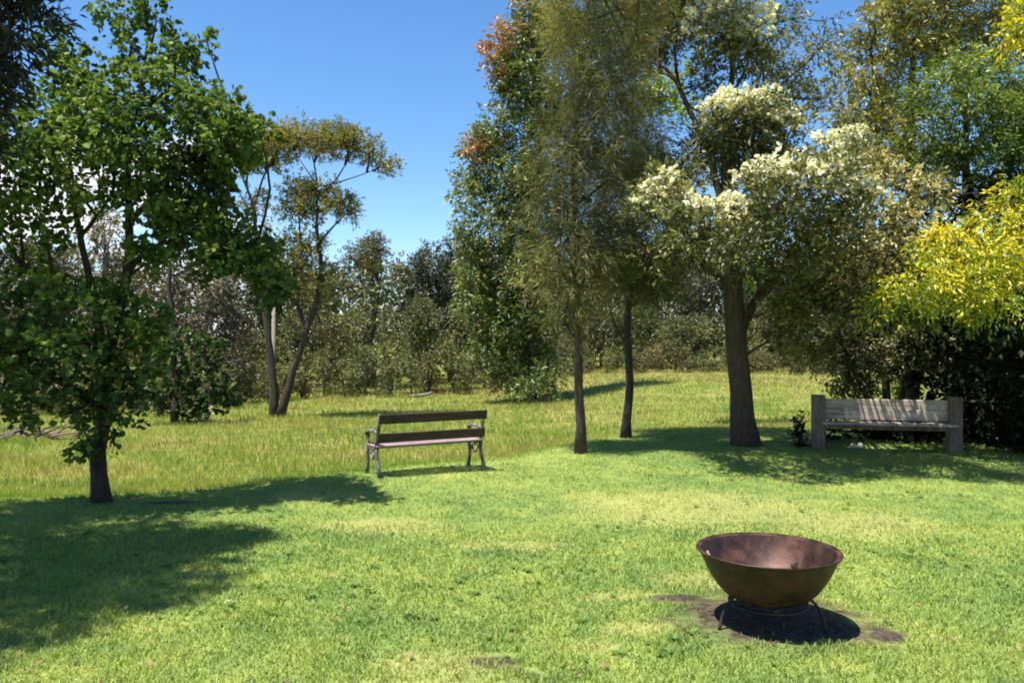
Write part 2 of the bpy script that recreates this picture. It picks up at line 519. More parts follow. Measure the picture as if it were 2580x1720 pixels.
def lawn_grass():
    N = 310000
    # uniform in screen-like density: more blades near the camera
    Y = 3.2 * np.exp(RNG.uniform(0, 1, N) ** .85 * math.log(15.5 / 3.2))
    X = RNG.uniform(-.78, .78, N) * Y + RNG.uniform(-.4, .4, N)
    keep = (lipd(X, Y) < .35)
    keep &= RNG.uniform(0, 1, N) > .995 * patch_val(X + .12 * vnoise(X, Y, 14, 91), Y + .12 * vnoise(X, Y, 14, 92), SOIL)
    keep &= RNG.uniform(0, 1, N) > .35 * patch_val(X, Y, DRY)
    X, Y = X[keep], Y[keep]; n = len(X)
    tuft = .5 + .5 * vnoise(X, Y, 9, 3) + .35 * vnoise(X, Y, 26, 5)
    h = RNG.uniform(.018, .042, n) * (0.75 + .5 * tuft)
    w = RNG.uniform(.004, .007, n) * (1 + (Y - 3) * .11)
    tone = np.clip(RNG.normal(.45, .22, n) + .15 * vnoise(X, Y, 14, 8), 0, 1)
    make_blades('lawn_grass', X, Y, h, w, RNG.uniform(.008, .045, n), tone, M['lawn'],
                'short mown bright green lawn with dry straw patches in the foreground', 'grass')
lawn_grass()

def meadow_grass():
    N = 300000
    Y = 7.5 * np.exp(RNG.uniform(0, 1, N) * math.log(60 / 7.5))
    X = RNG.uniform(-.80, .80, N) * Y
    d = lipd(X, Y)
    keep = (d > .1)
    X, Y = X[keep], Y[keep]; n = len(X)
    tuft = .5 + .5 * vnoise(X, Y, 2.4, 13)
    edge = smooth(lipd(X, Y) / 2.0)
    h = (.04 + RNG.uniform(.04, .15, n) * edge) * (.6 + .7 * np.clip(tuft, 0, 1.2))
    w = RNG.uniform(.006, .011, n) * (1 + (Y - 8) * .10)
    make_blades('meadow_grass', X, Y, h, w, h * RNG.uniform(.1, .6, n), RNG.uniform(0, 1, n), M['meadow'],
                'long yellow green unmown grass with reddish seed heads on the lower meadow', 'grass')
meadow_grass()

def seed_stalks():
    N = 26000
    Y = 9 * np.exp(RNG.uniform(0, 1, N) * math.log(55 / 9)); X = RNG.uniform(-.78, .78, N) * Y
    pt = vnoise(X, Y, .9, 31) + .6 * vnoise(X, Y, 2.6, 32)
    k = (lipd(X, Y) > .8) & (pt > RNG.uniform(-.1, .7, N))
    X, Y = X[k], Y[k]; n = len(X)
    h = RNG.uniform(.2, .42, n)
    m = leaf_mat('seed_stalk', [(.16, .10, .05), (.30, .20, .09), (.42, .34, .14)], .35, .02)
    make_blades('seed_stalks', X, Y, h, RNG.uniform(.006, .012, n) * (1 + (Y - 9) * .05), h * RNG.uniform(.1, .5, n), RNG.uniform(0, 1, n), m,
                'reddish tan grass seed stalks standing above the meadow grass in loose patches', 'grass', 0)
seed_stalks()

def fallen_leaves():
    n = 1500
    Y = 3.6 * np.exp(RNG.uniform(0, 1, n) * math.log(13 / 3.6)); X = RNG.uniform(-.75, .75, n) * Y
    w = .25 + .75 * (smooth((-X - .8) / 2) + smooth((Y - 8.5) / 2) * smooth((X - .6) / 1.5))
    k = (lipd(X, Y) < .1) & (RNG.uniform(0, 1, n) < w)
    X, Y = X[k], Y[k]; n = len(X); Z = ground(X, Y) + RNG.uniform(.008, .032, n)
    a = RNG.uniform(0, 6.28, n); L = RNG.uniform(.012, .03, n); W = L * RNG.uniform(.35, .6, n)
    d = np.stack([np.cos(a), np.sin(a), RNG.normal(0, .25, n)], -1); e = np.stack([-np.sin(a), np.cos(a), RNG.normal(0, .3, n)], -1)
    c = np.stack([X, Y, Z], -1)
    v = np.stack([c - d * L[:, None], c + e * W[:, None], c + d * L[:, None], c - e * W[:, None]], 1).reshape(-1, 3)
    f = np.arange(n)[:, None] * 4 + np.array([0, 1, 2, 3])
    m = leaf_mat('fallen_leaf', [(.06, .035, .018), (.16, .10, .05), (.30, .22, .10)], .2, .03)
    tag(np_mesh('fallen_leaves', v, f, 4, m, tone=RNG.uniform(0, 1, n)), 'small brown fallen leaves scattered over the lawn under the trees', 'fallen leaves', None, 'stuff')
fallen_leaves()

def lawn_weeds():
    n0 = 420
    Y = 3.6 * np.exp(RNG.uniform(0, 1, n0) * math.log(11 / 3.6)); X = RNG.uniform(-.75, .75, n0) * Y
    k = (lipd(X, Y) < 0) & (patch_val(X, Y, SOIL) < .3) & (vnoise(X, Y, 1.6, 55) > -.05)
    X, Y = X[k], Y[k]; m_ = 7; n = len(X)
    a = RNG.uniform(0, 6.28, (n, 1)) + np.arange(m_)[None] * 2 * np.pi / m_ + RNG.normal(0, .2, (n, m_))
    L = RNG.uniform(.022, .05, (n, 1)) * RNG.uniform(.7, 1.2, (n, m_))
    c = np.stack([np.repeat(X, m_), np.repeat(Y, m_), np.repeat(ground(X, Y) + .014, m_)], -1)
    d = np.stack([np.cos(a), np.sin(a), RNG.uniform(.15, .6, (n, m_))], -1).reshape(-1, 3)
    v, f, per = leaf_geo(c, d, np.tile([[0, 0, 1.]], (len(c), 1)), L.reshape(-1), L.reshape(-1) * .42, 'round')
    m = leaf_mat('broad_weed_leaf', [(.05, .11, .02), (.09, .17, .03), (.15, .24, .05)], .3, .03)
    tag(np_mesh('lawn_weeds', v, f, 3, m, tone=RNG.uniform(0, 1, len(f))), 'small broad leaved green weeds dotted through the mown lawn', 'weeds', None, 'stuff')

# ------------------------------------------------------------------ foliage
LEAFDUMP = {}

def unit(v):
    return v / (np.linalg.norm(v, axis=-1, keepdims=True) + 1e-9)

def leaf_geo(p, ax, nrm, L, W, kind):
    """p base, ax axis, nrm approx normal (N,3), L, W (N,) -> verts, faces(tri), tris per leaf"""
    ax = unit(ax); sd = unit(np.cross(ax, nrm)); nn = np.cross(sd, ax)
    n = len(p); L = L[:, None]; W = W[:, None]
    if kind == 'round':
        pts = [p, p + ax * L * .32 + sd * W * .5 + nn * W * .10, p + ax * L * .78 + sd * W * .38 + nn * W * .06,
               p + ax * L - nn * L * .08, p + ax * L * .78 - sd * W * .38 + nn * W * .06, p + ax * L * .32 - sd * W * .5 + nn * W * .10]
        v = np.stack(pts, 1).reshape(-1, 3)
        i = np.arange(n)[:, None] * 6
        f = np.concatenate([i + [0, 1, 2], i + [0, 2, 3], i + [0, 3, 4], i + [0, 4, 5]], 1).reshape(-1, 3)
        return v, f, 4
    if kind == 'needle':
        pts = [p, p + ax * L * .5 + sd * W * .5, p + ax * L - np.array([0, 0, 1.]) * L * .12, p + ax * L * .5 - sd * W * .5]
    else:
        pts = [p, p + ax * L * .45 + sd * W * .5 + nn * W * .16, p + ax * L, p + ax * L * .45 - sd * W * .5 + nn * W * .16]
    v = np.stack(pts, 1).reshape(-1, 3)
    i = np.arange(n)[:, None] * 4
    f = np.concatenate([i + [0, 1, 2], i + [0, 2, 3]], 1).reshape(-1, 3)
    return v, f, 2

def foliage(blobs, L=.07, W=.05, kind='leaf', cov=3.0, spl=.22, k=8, droop=0., upn=.6, clump=.42, rough=.28,
            clumps=None, tone0=.5, tvar=.22, shell=.55, top_only=None, rng=None, spray=.5):
    """blobs: (cx,cy,cz, rx,ry,rz [,tone offset, cov factor]) in metres. Returns verts, faces, tone, sprig bases"""
    rng = rng or RNG
    PB = []; AX = []; NM = []; TN = []; SB = []
    for b in blobs:
        c = np.array(b[:3]); r = np.array(b[3:6])
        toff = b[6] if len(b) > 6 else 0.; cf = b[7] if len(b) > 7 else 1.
        area = math.pi * r[0] * r[2]
        n = max(12, int(cov * cf * area / (L * W * .55)))
        ns = max(2, n // k)
        nc = clumps or max(3, int(round(5 + 9 * min(1.0, area / 1.5))))
        u = unit(rng.normal(size=(nc, 3)))
        cr = rng.uniform(.45, .9, (nc, 1))
        cc = c + u * r * cr * (1 - clump * .55)
        csz = clump * rng.uniform(.65, 1.3, nc)
        ctone = rng.normal(0, tvar * .7, nc)
        wts = csz ** 2; wts /= wts.sum()
        ci = rng.choice(nc, ns, p=wts)
        v = unit(rng.normal(size=(ns, 3)))
        rad = rng.uniform(shell ** 3, 1, (ns, 1)) ** (1 / 3)
        lump = 1 + rough * np.sin(v[:, :1] * 5 + ci[:, None] * 1.7) * np.cos(v[:, 2:] * 4 + ci[:, None])
        sp = cc[ci] + v * r.mean() * 0 + v * (r * .5 + r.mean() * .5) * csz[ci][:, None] * rad * lump
        if top_only is not None:
            keep = v[:, 2] > top_only
            sp, v, ci = sp[keep], v[keep], ci[keep]; ns = len(sp)
            if ns == 0: continue
        outw = unit(unit(sp - c) + v * .6)
        axs = unit(outw + rng.normal(0, spray, (ns, 3)) + np.array([0, 0, .25 - droop]))
        SB.append((c, sp))
        tt = rng.uniform(0, 1, (ns, k, 1))
        droopc = np.array([0, 0, -1.]) * droop * spl * tt ** 2
        pb = sp[:, None, :] + axs[:, None, :] * spl * tt * rng.uniform(.6, 1.2, (ns, 1, 1)) + droopc + rng.normal(0, spl * .12, (ns, k, 3))
        ax = unit(axs[:, None, :] * .8 + rng.normal(0, .6, (ns, k, 3)) + np.array([0, 0, -droop * .8]))
        nm = unit(rng.normal(0, 1 - upn * .6, (ns, k, 3)) + np.array([0, 0, upn]) + outw[:, None, :] * .35)
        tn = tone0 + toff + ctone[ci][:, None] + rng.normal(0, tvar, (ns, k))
        PB.append(pb.reshape(-1, 3)); AX.append(ax.reshape(-1, 3)); NM.append(nm.reshape(-1, 3)); TN.append(tn.reshape(-1))
    p = np.concatenate(PB); ax = np.concatenate(AX); nm = np.concatenate(NM); tn = np.clip(np.concatenate(TN), 0, 1)
    n = len(p)
    LL = L * rng.uniform(.65, 1.25, n); WW = W * rng.uniform(.7, 1.2, n)
    v, f, per = leaf_geo(p, ax, nm, LL, WW, kind)
    return v, f, np.repeat(tn, per), SB

def pxblob(b):
    """(px,py,Y, rx_px, ry_px, rY_m [,tone, covfactor]) -> metres"""
    c = P(b[0], b[1], b[2]); s = b[2] / F
    return (c[0], c[1], c[2], b[3] * s, b[5], b[4] * s) + tuple(b[6:])

def twigs(root, SB, mat, r0=.012, every=6, limb_from=None, name='twig'):
    """fine twigs reaching from each clump centre to its sprigs, one stuff part"""
    V = []; Fc = []; nb = 0
    for c, sp in SB:
        s = sp[::every]
        n = len(s)
        if n == 0: continue
        c0 = c + (s - c) * .05 + np.array([0, 0, -.04])
        mid = (c0 + s) / 2 + RNG.normal(0, .05, s.shape)
        d = unit(s - c0)
        a = unit(np.cross(d, np.array([.3, .2, 1.]))); b = np.cross(d, a)
        ring = []
        for (q, rr) in ((c0, r0), (mid, r0 * .7), (s, r0 * .35)):
            for an in (0, 2.094, 4.189):
                ring.append(q + (a * math.cos(an) + b * math.sin(an)) * rr)
        v = np.stack(ring, 1).reshape(-1, 3)
        i = np.arange(n)[:, None] * 9
        fl = []
        for lv in (0, 3):
            for k in range(3):
                k2 = (k + 1) % 3
                fl.append(i + [lv + k, lv + k2, lv + 3 + k2, lv + 3 + k])
        V.append(v); Fc.append(np.concatenate(fl, 1).reshape(-1, 4) + nb); nb += len(v)
    o = np_mesh(name, np.concatenate(V), np.concatenate(Fc), 4, mat, root, smooth_=True)
    o['kind'] = 'stuff'
    return o

def path_px(pts):
    """[(px,py,Y,r)] -> points, radii"""
    return [P(a, b, c) for a, b, c, r in pts], [r for a, b, c, r in pts]

def resample(pts, rad, n, wob=0.0, seed=0):
    pts = np.array(pts); rad = np.array(rad)
    d = np.concatenate([[0], np.cumsum(np.linalg.norm(np.diff(pts, axis=0), axis=1))])
    t = np.linspace(0, d[-1], n)
    # smooth through a moving average of the interpolated line
    q = np.stack([np.interp(t, d, pts[:, k]) for k in range(3)], 1)
    for _ in range(2):
        q[1:-1] = (q[:-2] + 2 * q[1:-1] + q[2:]) / 4
    rr = np.interp(t, d, rad)
    rg = np.random.default_rng(seed)
    if wob > 0:
        w = rg.normal(0, wob, (n, 3)); w[0] = 0; w[-1] = 0
        q = q + w * rr[:, None]
    return q, rr

def add_limb(mb, pts, n=14, sides=8, rough=.12, seed=1, wob=.12):
    p, r = path_px(pts); r = [q * (.66 if pts[0][2] > 24 and pts[0][2] < 28 else .84) for q in r]
    q, rr = resample(p, r, n, wob, seed)
    mb.tube(q, rr, sides, rough, seed=seed)
    return q

def auto_limbs(mb, start, blobs, r=.03, seed=0, n=6, sides=5):
    rg = np.random.default_rng(seed)
    for b in blobs:
        c = np.array(b[:3])
        # attach to the closest trunk point below the blob
        st_ = start[start[:, 2] > min(5.5, start[:, 2].max() - .3)] if c[2] > 6.3 and c[1] < 14 else start
        s = st_[np.argmin(np.linalg.norm(st_ - (c + np.array([0, 0, -.3 * np.linalg.norm(c[:2] - start.mean(0)[:2]) - .2])), axis=1))]
        mid = (s + c) / 2 + np.array([0, 0, -.06]) * np.linalg.norm(c - s) + rg.normal(0, .05, 3) * np.linalg.norm(c - s)
        q, rr = resample([s, mid, c], [r, r * .7, r * .3], n, .3, seed)
        mb.tube(q, rr, sides, .1, seed=seed)

def flowers(root, name, blobs, mat, L=.05, W=.04, cov=.9, top=.15, seed=5, spl=.12, k=10, clumps=None, clump=.42, kind='leaf'):
    rg = np.random.default_rng(seed)
    v, f, tn, _ = foliage(blobs, L, W, kind, cov, spl, k, 0, .5, clump, .2, clumps, .55, .25, .85, top, rg, .3)
    o = np_mesh(name, v, f, 3, mat, root, tone=tn)
    o['kind'] = 'stuff'
    return o

def make_tree(name, label, cat, base, trunks, blobs, leafmat, bark, fol, limbr=.035, twig=.01, twig_every=6, group=None,
              limbs=None, seed=1, trunk_n=18, auto=True, auto_n=6, fat=1, bulk=1.):
    rg = np.random.default_rng(seed)
    root = empty(name, base, label, cat, group)
    tp = []
    mb = MB()
    for i, tk in enumerate(trunks):
        q = add_limb(mb, tk, trunk_n, 12, .10, seed + i)
        tp.append(q)
        if i == 0 or len(trunks) < 4: pass
    mb.build('trunk', bark, root)
    if limbs:
        for i, lb in enumerate(limbs):
            m2 = MB(); q = add_limb(m2, lb, 12, 8, .1, seed + 20 + i); tp.append(q)
            m2.build('limb', bark, root)
    tps = np.concatenate(tp)
    wb = [pxblob(b) for b in blobs]
    if fat != 1: wb = [(b[0], b[1], b[2], b[3] * fat, b[4] * fat, b[5] * fat) + tuple(b[6:]) for b in wb]
    if auto:
        for bi, wb1 in enumerate(wb):
            m3 = MB(); auto_limbs(m3, tps, [wb1], limbr, seed + bi * 7, auto_n); m3.build('branch', bark, root)
    fol = dict(fol); fol['rng'] = rg
    v, f, tn, SB = foliage(wb, **fol)
    np_mesh('crown', v, f, 3, leafmat, root, tone=tn)
    if twig > 0: twigs(root, SB, bark, twig, twig_every)
    return root, wb

NEEDLE = dict(L=.17, W=.010, kind='needle', cov=1.15, spl=.34, k=14, droop=.28, upn=.1, clump=.5, rough=.3, tvar=.16, shell=.25, spray=.45)

lawn_weeds()

# ---- round-leaved tree at the left
b0 = on_ground(253, 8.06)
left_blobs = [
    (275, 25, 8.3, 32, 26, .2, .1), (315, 70, 8.3, 40, 26, .25, .05), (395, 45, 8.2, 42, 32, .25, .15), (355, 5, 8.3, 22, 30, .2, .1),
    (522, 108, 8.2, 44, 15, .2, .1), (420, 135, 8.2, 60, 40, .5, 0), (335, 125, 8.2, 30, 24, .3),
    (475, 175, 8.2, 50, 38, .4), (145, 110, 8, 26, 38, .3, .05), (185, 145, 8, 34, 28, .3), (170, 210, 8, 60, 55, .6),
    (250, 250, 8, 120, 70, 1.0), (390, 240, 8, 110, 70, 1.1, .15), (500, 265, 7.7, 90, 60, .8, .15, 1.3), (600, 285, 7.5, 50, 55, .5, .1), (655, 335, 7.4, 42, 30, .4),
    (130, 330, 7.7, 110, 70, 1.0), (300, 350, 7.6, 140, 90, 1.2), (450, 360, 7.8, 120, 70, 1.1, .05), (585, 355, 7.6, 80, 50, .6, 0, 1.4), (520, 480, 8, 70, 34, .6, 0, 1.3),
    (50, 400, 7.5, 90, 60, 1.0), (180, 450, 7.5, 120, 70, 1.1), (340, 460, 7.7, 120, 70, 1.1), (470, 430, 8.0, 70, 50, .8), (560, 400, 8.2, 50, 40, .5, -.1),
    (30, 520, 7.5, 80, 50, .9), (110, 560, 7.5, 70, 50, .8), (-60, 480, 7.5, 120, 160, 1.2), (420, 505, 8, 90, 34, .7),
    (450, 570, 8.0, 70, 45, .7, .2, 2.0), (545, 560, 8.1, 70, 36, .6, .25, 2.0), (620, 610, 8.1, 60, 42, .6, .25, 2.0), (560, 640, 8.1, 80, 45, .6, .1, 2.0), (670, 665, 8.1, 50, 50, .5, .2, 2.0),
    (680, 725, 8.1, 40, 40, .4, -.05, 2.0), (400, 640, 8.0, 50, 28, .5, .1, 2.0), (20, 640, 7.6, 40, 60, .6),
    (45, 760, 7.5, 70, 50, .8), (130, 730, 7.4, 60, 44, .7, .05), (220, 760, 7.4, 66, 50, .7), (300, 780, 7.4, 50, 44, .6), (375, 790, 7.6, 44, 40, .5, .05), (90, 830, 7.4, 60, 44, .7), (330, 850, 7.6, 44, 40, .5),
    (-50, 860, 7.4, 80, 110, .9), (30, 880, 7.3, 66, 46, .8), (140, 880, 7.3, 70, 50, .9), (230, 880, 7.3, 66, 50, .8, -.05), (350, 920, 7.5, 44, 44, .5), (60, 950, 7.3, 60, 34, .6), (-20, 1010, 7.3, 60, 34, .6, -.05), (150, 970, 7.3, 60, 40, .7),
    (60, 1020, 7.3, 50, 26, .4, -.05), (170, 1030, 7.4, 50, 40, .5), (250, 970, 7.5, 50, 50, .5, -.1), (310, 990, 7.6, 44, 50, .4, -.1), (195, 1095, 7.7, 28, 40, .25, -.1), (225, 1130, 7.8, 16, 24, .15, -.1), (300, 1075, 7.8, 30, 34, .25, -.1)]
left_trunk = [[(257, 1268, 8.06, .125), (252, 1248, 8.06, .108), (246, 1180, 8.05, .088), (250, 1110, 8.0, .085), (258, 1040, 7.95, .078), (268, 930, 7.9, .072),
               (285, 820, 7.9, .064), (318, 720, 7.9, .055), (338, 640, 7.95, .05), (325, 570, 8.0, .045), (318, 460, 8.05, .036), (330, 330, 8.1, .028), (360, 200, 8.2, .018), (375, 80, 8.2, .009)]]
left_limbs = [[(262, 900, 7.92, .055), (250, 780, 7.9, .05), (215, 680, 7.9, .042), (200, 600, 7.9, .038), (185, 480, 7.85, .03), (165, 330, 7.9, .02), (155, 160, 8, .008)],
              [(262, 1040, 7.95, .05), (190, 985, 7.7, .04), (120, 940, 7.5, .03), (20, 950, 7.4, .018)],
              [(320, 690, 7.92, .04), (365, 630, 8.0, .032), (430, 600, 8.0, .024), (540, 600, 8.1, .016), (660, 680, 8.1, .008)],
              [(240, 740, 7.9, .03), (170, 690, 7.8, .022), (60, 670, 7.7, .014)],
              [(330, 560, 8.0, .034), (400, 470, 8.0, .026), (480, 380, 8.0, .018), (600, 320, 8.1, .009)],
              [(200, 600, 7.9, .026), (250, 540, 7.8, .02), (290, 470, 7.7, .014)]]
left_tree, lw = make_tree('round_leaved_tree', 'tall dark trunked tree with glossy round leaves at the left edge of the lawn', 'tree', b0,
          left_trunk, left_blobs, M['leaf_round'], M['bark_dark'],
          dict(L=.056, W=.05, kind='round', cov=4.6, spl=.15, k=8, droop=.15, upn=.45, clump=.44, rough=.4, tvar=.25, shell=.2, tone0=.60), limbs=left_limbs, seed=3,
          limbr=.018, twig=.005, twig_every=5)

# single large leaves standing out on its outline, each a part
def single_leaves(root, blobs, n, L, W, mat):
    rg = np.random.default_rng(77)
    vs, fs, per = leaf_geo(np.zeros((1, 3)), np.array([[0, 0, 1.]]), np.array([[0, 1., 0]]), np.array([L]), np.array([W]), 'round')
    me = bpy.data.meshes.new('leaf'); me.from_pydata([tuple(q) for q in vs], [], [tuple(int(c) for c in q) for q in fs])
    at = me.attributes.new('tone', 'FLOAT', 'FACE'); at.data.foreach_set('value', [.75] * len(fs))
    me.materials.append(mat)
    rl = world_loc(root)
    k = 0
    while k < n:
        b = blobs[rg.integers(len(blobs))]
        c = np.array(b[:3]); r = np.array(b[3:6])
        u = rg.normal(size=3); u[1] = -abs(u[1]) * .6; u /= np.linalg.norm(u)
        p = c + u * r * rg.uniform(.92, 1.1)
        o = bpy.data.objects.new('leaf', me); COL.objects.link(o)
        o.parent = root; o.location = Vector(p) - rl
        o.rotation_euler = (rg.uniform(-1.2, 1.2), rg.uniform(-2, 2), rg.uniform(0, 6.28))
        s = rg.uniform(.8, 1.25); o.scale = (s, s, s)
        k += 1
single_leaves(left_tree, lw, 160, .062, .055, M['leaf_round'])

# ---- slender tree behind it
bs = on_ground(440, 24.0)
make_tree('slender_tree', 'slender thin trunked dark green tree standing right behind the round leaved tree', 'tree', bs,
          [[(440, 860 + (1.6 - gz(*bs[:2])) / 24 * F + 2, 24, .15), (442, 1010, 24, .12), (438, 850, 24, .10), (425, 720, 24, .08), (430, 640, 24, .05)]],
          [(530, 880, 24, 40, 40, 0.8, 0), (550, 950, 24, 42, 50, 0.8, -.1), (520, 1020, 24, 42, 44, 0.8, -.1), (450, 870, 24, 50, 50, 1.0), (470, 960, 24, 40, 60, 1.0, -.1), (400, 980, 24, 44, 50, 0.8, -.1), (560, 1000, 24, 28, 40, 0.5, -.1), (475, 1040, 24, 24, 36, 0.5, -.1)],
          M['leaf_round'], M['bark_dark'], dict(L=.14, W=.12, kind='round', cov=3.4, spl=.22, k=8, droop=.2, upn=.5, clump=.48, tone0=.22, tvar=.18, shell=.3), seed=8, limbr=.02, twig=.006)

# ---- dark needle tree overhanging the top left corner (its trunk is outside the frame)
rt = np.array([-6.6, 4.6, 0.]); rt[2] = gz(rt[0], rt[1])
def W2(b): return b
def make_world_tree(name, label, cat, base, trunk_pts, rad, blobs, leafmat, bark, fol, limbr=.03, twig=.006, seed=1, group=None, sides=10, twig_every=6, ntr=14, parts=True):
    rg = np.random.default_rng(seed)
    root = empty(name, base, label, cat, group)
    mb = MB(); q, rr = resample(trunk_pts, rad, ntr, .12, seed); mb.tube(q, rr, sides, .1, seed=seed)
    auto_limbs(mb, q, blobs, limbr, seed, 5, 4)
    mb.build('trunk', bark, root)
    fol = dict(fol); fol['rng'] = rg
    v, f, tn, SB = foliage(blobs, **fol)
    np_mesh('crown', v, f, 3, leafmat, root, tone=tn)
    if twig > 0: twigs(root, SB, bark, twig, twig_every)
    return root
make_world_tree('needle_tree', 'dark brownish needle leaved tree overhanging the top left corner', 'tree', rt,
    [rt, (-6.5, 4.6, 2), (-6.3, 4.7, 4), (-6, 4.8, 6)], [.22, .17, .14, .08],
    [(-5.5 + q[0], 3.9 + q[1], 5.2 + q[2], q[3] * 1.22, q[3] * 1.22, q[3] * .8) for q in  # unseen upper crown, lumps placed to shade the lawn
     [(0, 0, 0, .5), (.9, .35, .2, .45), (1.7, .1, 0, .35), (.4, 1.0, .1, .55), (1.2, 1.15, .1, .45), (-.7, .6, .1, .6), (-.3, 1.7, 0, .6), (.7, 1.9, .2, .5), 
      (-1.1, 1.5, .1, .6), (0, 2.6, .1, .5), (-.9, 2.5, 0, .6), (.6, -.75, .1, .4), (-.4, -.7, .1, .45), (1.25, -.5, .2, .3), (-.5, 1.1, .8, .6), (-1.4, .2, .2, .6), (1.7, .75, 0, .42), (1.3, -.2, .1, .4), (.6, .2, .5, .5), (1.0, -1.0, 0, .4), (.2, -1.2, 0, .5), (-.8, -.3, .2, .6), (1.0, .7, .6, .5), (-.2, .3, .3, .6), (.4, -.3, .5, .45)]]
    + [(-3.75, 5.5, 4.5, .36, .4, .35), (-3.95, 5.6, 3.9, .42, .4, .4), (-4.05, 5.5, 3.4, .36, .4, .4), (-3.8, 5.6, 3.55, .22, .3, .32), (-3.95, 5.7, 2.95, .26, .3, .2), (-3.5, 5.5, 3.75, .28, .3, .3), (-3.7, 5.5, 3.3, .25, .3, .25), (-4.5, 5.2, 4.4, .5, .5, .5), (-3.45, 5.5, 4.2, .3, .3, .3)],
    M['leaf_dark'], M['bark_dark'], dict(NEEDLE, W=.022, cov=5.5, L=.11, spl=.2, droop=.2), seed=21)

# ---- forked gum tree in the meadow
def base_py(x_px, Y): 
    b = on_ground(x_px, Y); return 860 + (EYE - b[2]) / Y * F, b
YG = 26.3
gy, bg = base_py(697, YG)
make_tree('forked_gum_tree', 'umbrella crowned gum tree forking low into two dark stems in the meadow', 'tree', bg,
   [[(693, gy + 6, YG, .28), (690, 1010, YG, .24), (686, 940, YG, .19), (678, 850, YG, .17), (668, 780, YG, .15), (655, 700, YG, .12), (645, 600, YG, .10), (640, 500, YG, .07), (600, 430, YG, .04), (590, 400, YG, .03)],
    [(704, gy + 4, YG, .26), (712, 1010, YG, .22), (738, 940, YG, .18), (765, 850, YG, .15), (790, 790, YG, .14), (808, 740, YG, .12), (812, 660, YG, .10), (795, 580, YG, .08), (800, 500, YG, .06), (800, 420, YG, .04), (780, 370, YG, .02)]],
   [(690, 350, YG, 70, 28, 1.3, .25), (745, 362, YG, 66, 30, 1.2, .2), (650, 375, YG, 45, 26, 1.0, .25), (820, 350, YG, 74, 26, 1.3, .05), (885, 365, YG, 60, 28, 1.2, -.05), (930, 385, YG, 35, 22, .8, -.1),
    (965, 412, YG, 38, 22, .7, -.1, .7), (620, 410, YG, 36, 20, .8, .1), (870, 340, YG, 45, 16, .8, 0), (700, 400, YG, 50, 20, .8, .1),
    (750, 485, YG, 44, 26, 1.0, 0), (800, 478, YG, 44, 24, 1.0, .05), (855, 500, YG, 40, 28, .9, .05), (880, 530, YG, 26, 20, .6, 0), (740, 530, YG, 34, 24, .8, 0), (800, 530, YG, 50, 26, .8, -.1, .7),
    (770, 620, YG, 50, 50, 1.0, -.2, .6), (800, 700, YG, 46, 60, 1.0, -.2, .5), (740, 690, YG, 40, 50, 1.0, -.2, .5), (700, 620, YG, 40, 50, 1, -.2, .5), (640, 510, YG, 40, 30, .8, -.1, .5)],
   M['leaf_gum'], M['bark_dark'], dict(L=.14, W=.045, kind='leaf', cov=6.5, spl=.3, k=10, droop=.05, upn=.3, clump=.62, tvar=.18, shell=.3), limbr=.05, twig=.014, twig_every=3, seed=31,
   limbs=[[(776, 835, YG, .10), (752, 795, YG, .09), (745, 760, YG, .08), (762, 690, YG, .07), (758, 600, YG, .05), (750, 510, YG, .03)],
          [(640, 520, YG, .06), (665, 440, YG, .05), (700, 385, YG, .03)], [(800, 500, YG, .05), (850, 450, YG, .04), (890, 380, YG, .02)], [(815, 470, YG, .035), (900, 445, YG, .025), (965, 420, YG, .015)],
          [(645, 560, YG, .05), (600, 480, YG, .03), (575, 440, YG, .02)], [(800, 470, YG, .035), (760, 410, YG, .02), (740, 380, YG, .015)]])

# ---- green gum with red tips behind the lawn trees
YT = 33
ty, bt = base_py(1345, YT)
tb = [(1350, 40, YT, 50, 40, 1.2, .1), (1310, 100, YT, 55, 40, 1.2, .1), (1400, 70, YT, 60, 60, 1.2), (1275, 160, YT, 40, 30, .9, .1), (1340, 190, YT, 70, 60, 1.5), (1290, 240, YT, 50, 50, 1.2), (1390, 260, YT, 60, 60, 1.2),
      (1250, 320, YT, 50, 50, 1.2, .1), (1330, 340, YT, 60, 50, 1.4), (1215, 400, YT, 45, 45, 1.1, .1), (1290, 440, YT, 70, 50, 1.5), (1190, 480, YT, 40, 60, 1.1, .05), (1360, 470, YT, 60, 70, 1.4), (1260, 540, YT, 70, 60, 1.6),
      (1185, 590, YT, 40, 55, 1.1), (1330, 600, YT, 80, 70, 1.6, -.05), (1220, 670, YT, 65, 60, 1.5), (1310, 720, YT, 80, 60, 1.6, -.1), (1190, 740, YT, 40, 50, 1.1), (1250, 790, YT, 70, 60, 1.5, -.1), (1350, 800, YT, 80, 70, 1.5, -.1), (1230, 870, YT, 50, 40, 1.2, -.1), (1320, 880, YT, 70, 50, 1.2, -.1), (1300, 945, YT, 60, 30, 1.3, -.1), (1360, 950, YT - 1, 60, 34, 1.3, -.1), (1345, 985, YT - 1.5, 60, 16, 1.2, -.1)]
tip_tree, tw = make_tree('red_tipped_gum_tree', 'tall green gum tree with orange red tips against the blue sky', 'tree', bt,
   [[(1345, ty + 4, YT, .3), (1342, 850, YT, .25), (1335, 700, YT, .2), (1350, 500, YT, .16), (1360, 300, YT, .1), (1350, 120, YT, .05)]],
   tb, M['leaf_tip'], M['bark_brown'], dict(L=.2, W=.075, kind='leaf', cov=5.0, spl=.5, k=9, droop=.4, upn=.3, clump=.46, tvar=.2, shell=.35), limbr=.06, twig=.02, twig_every=5, seed=41, fat=1.15,
   limbs=[[(1340, 600, YT, .12), (1290, 500, YT, .09), (1250, 380, YT, .05)], [(1352, 420, YT, .1), (1375, 280, YT, .08), (1385, 200, YT, .05)]])
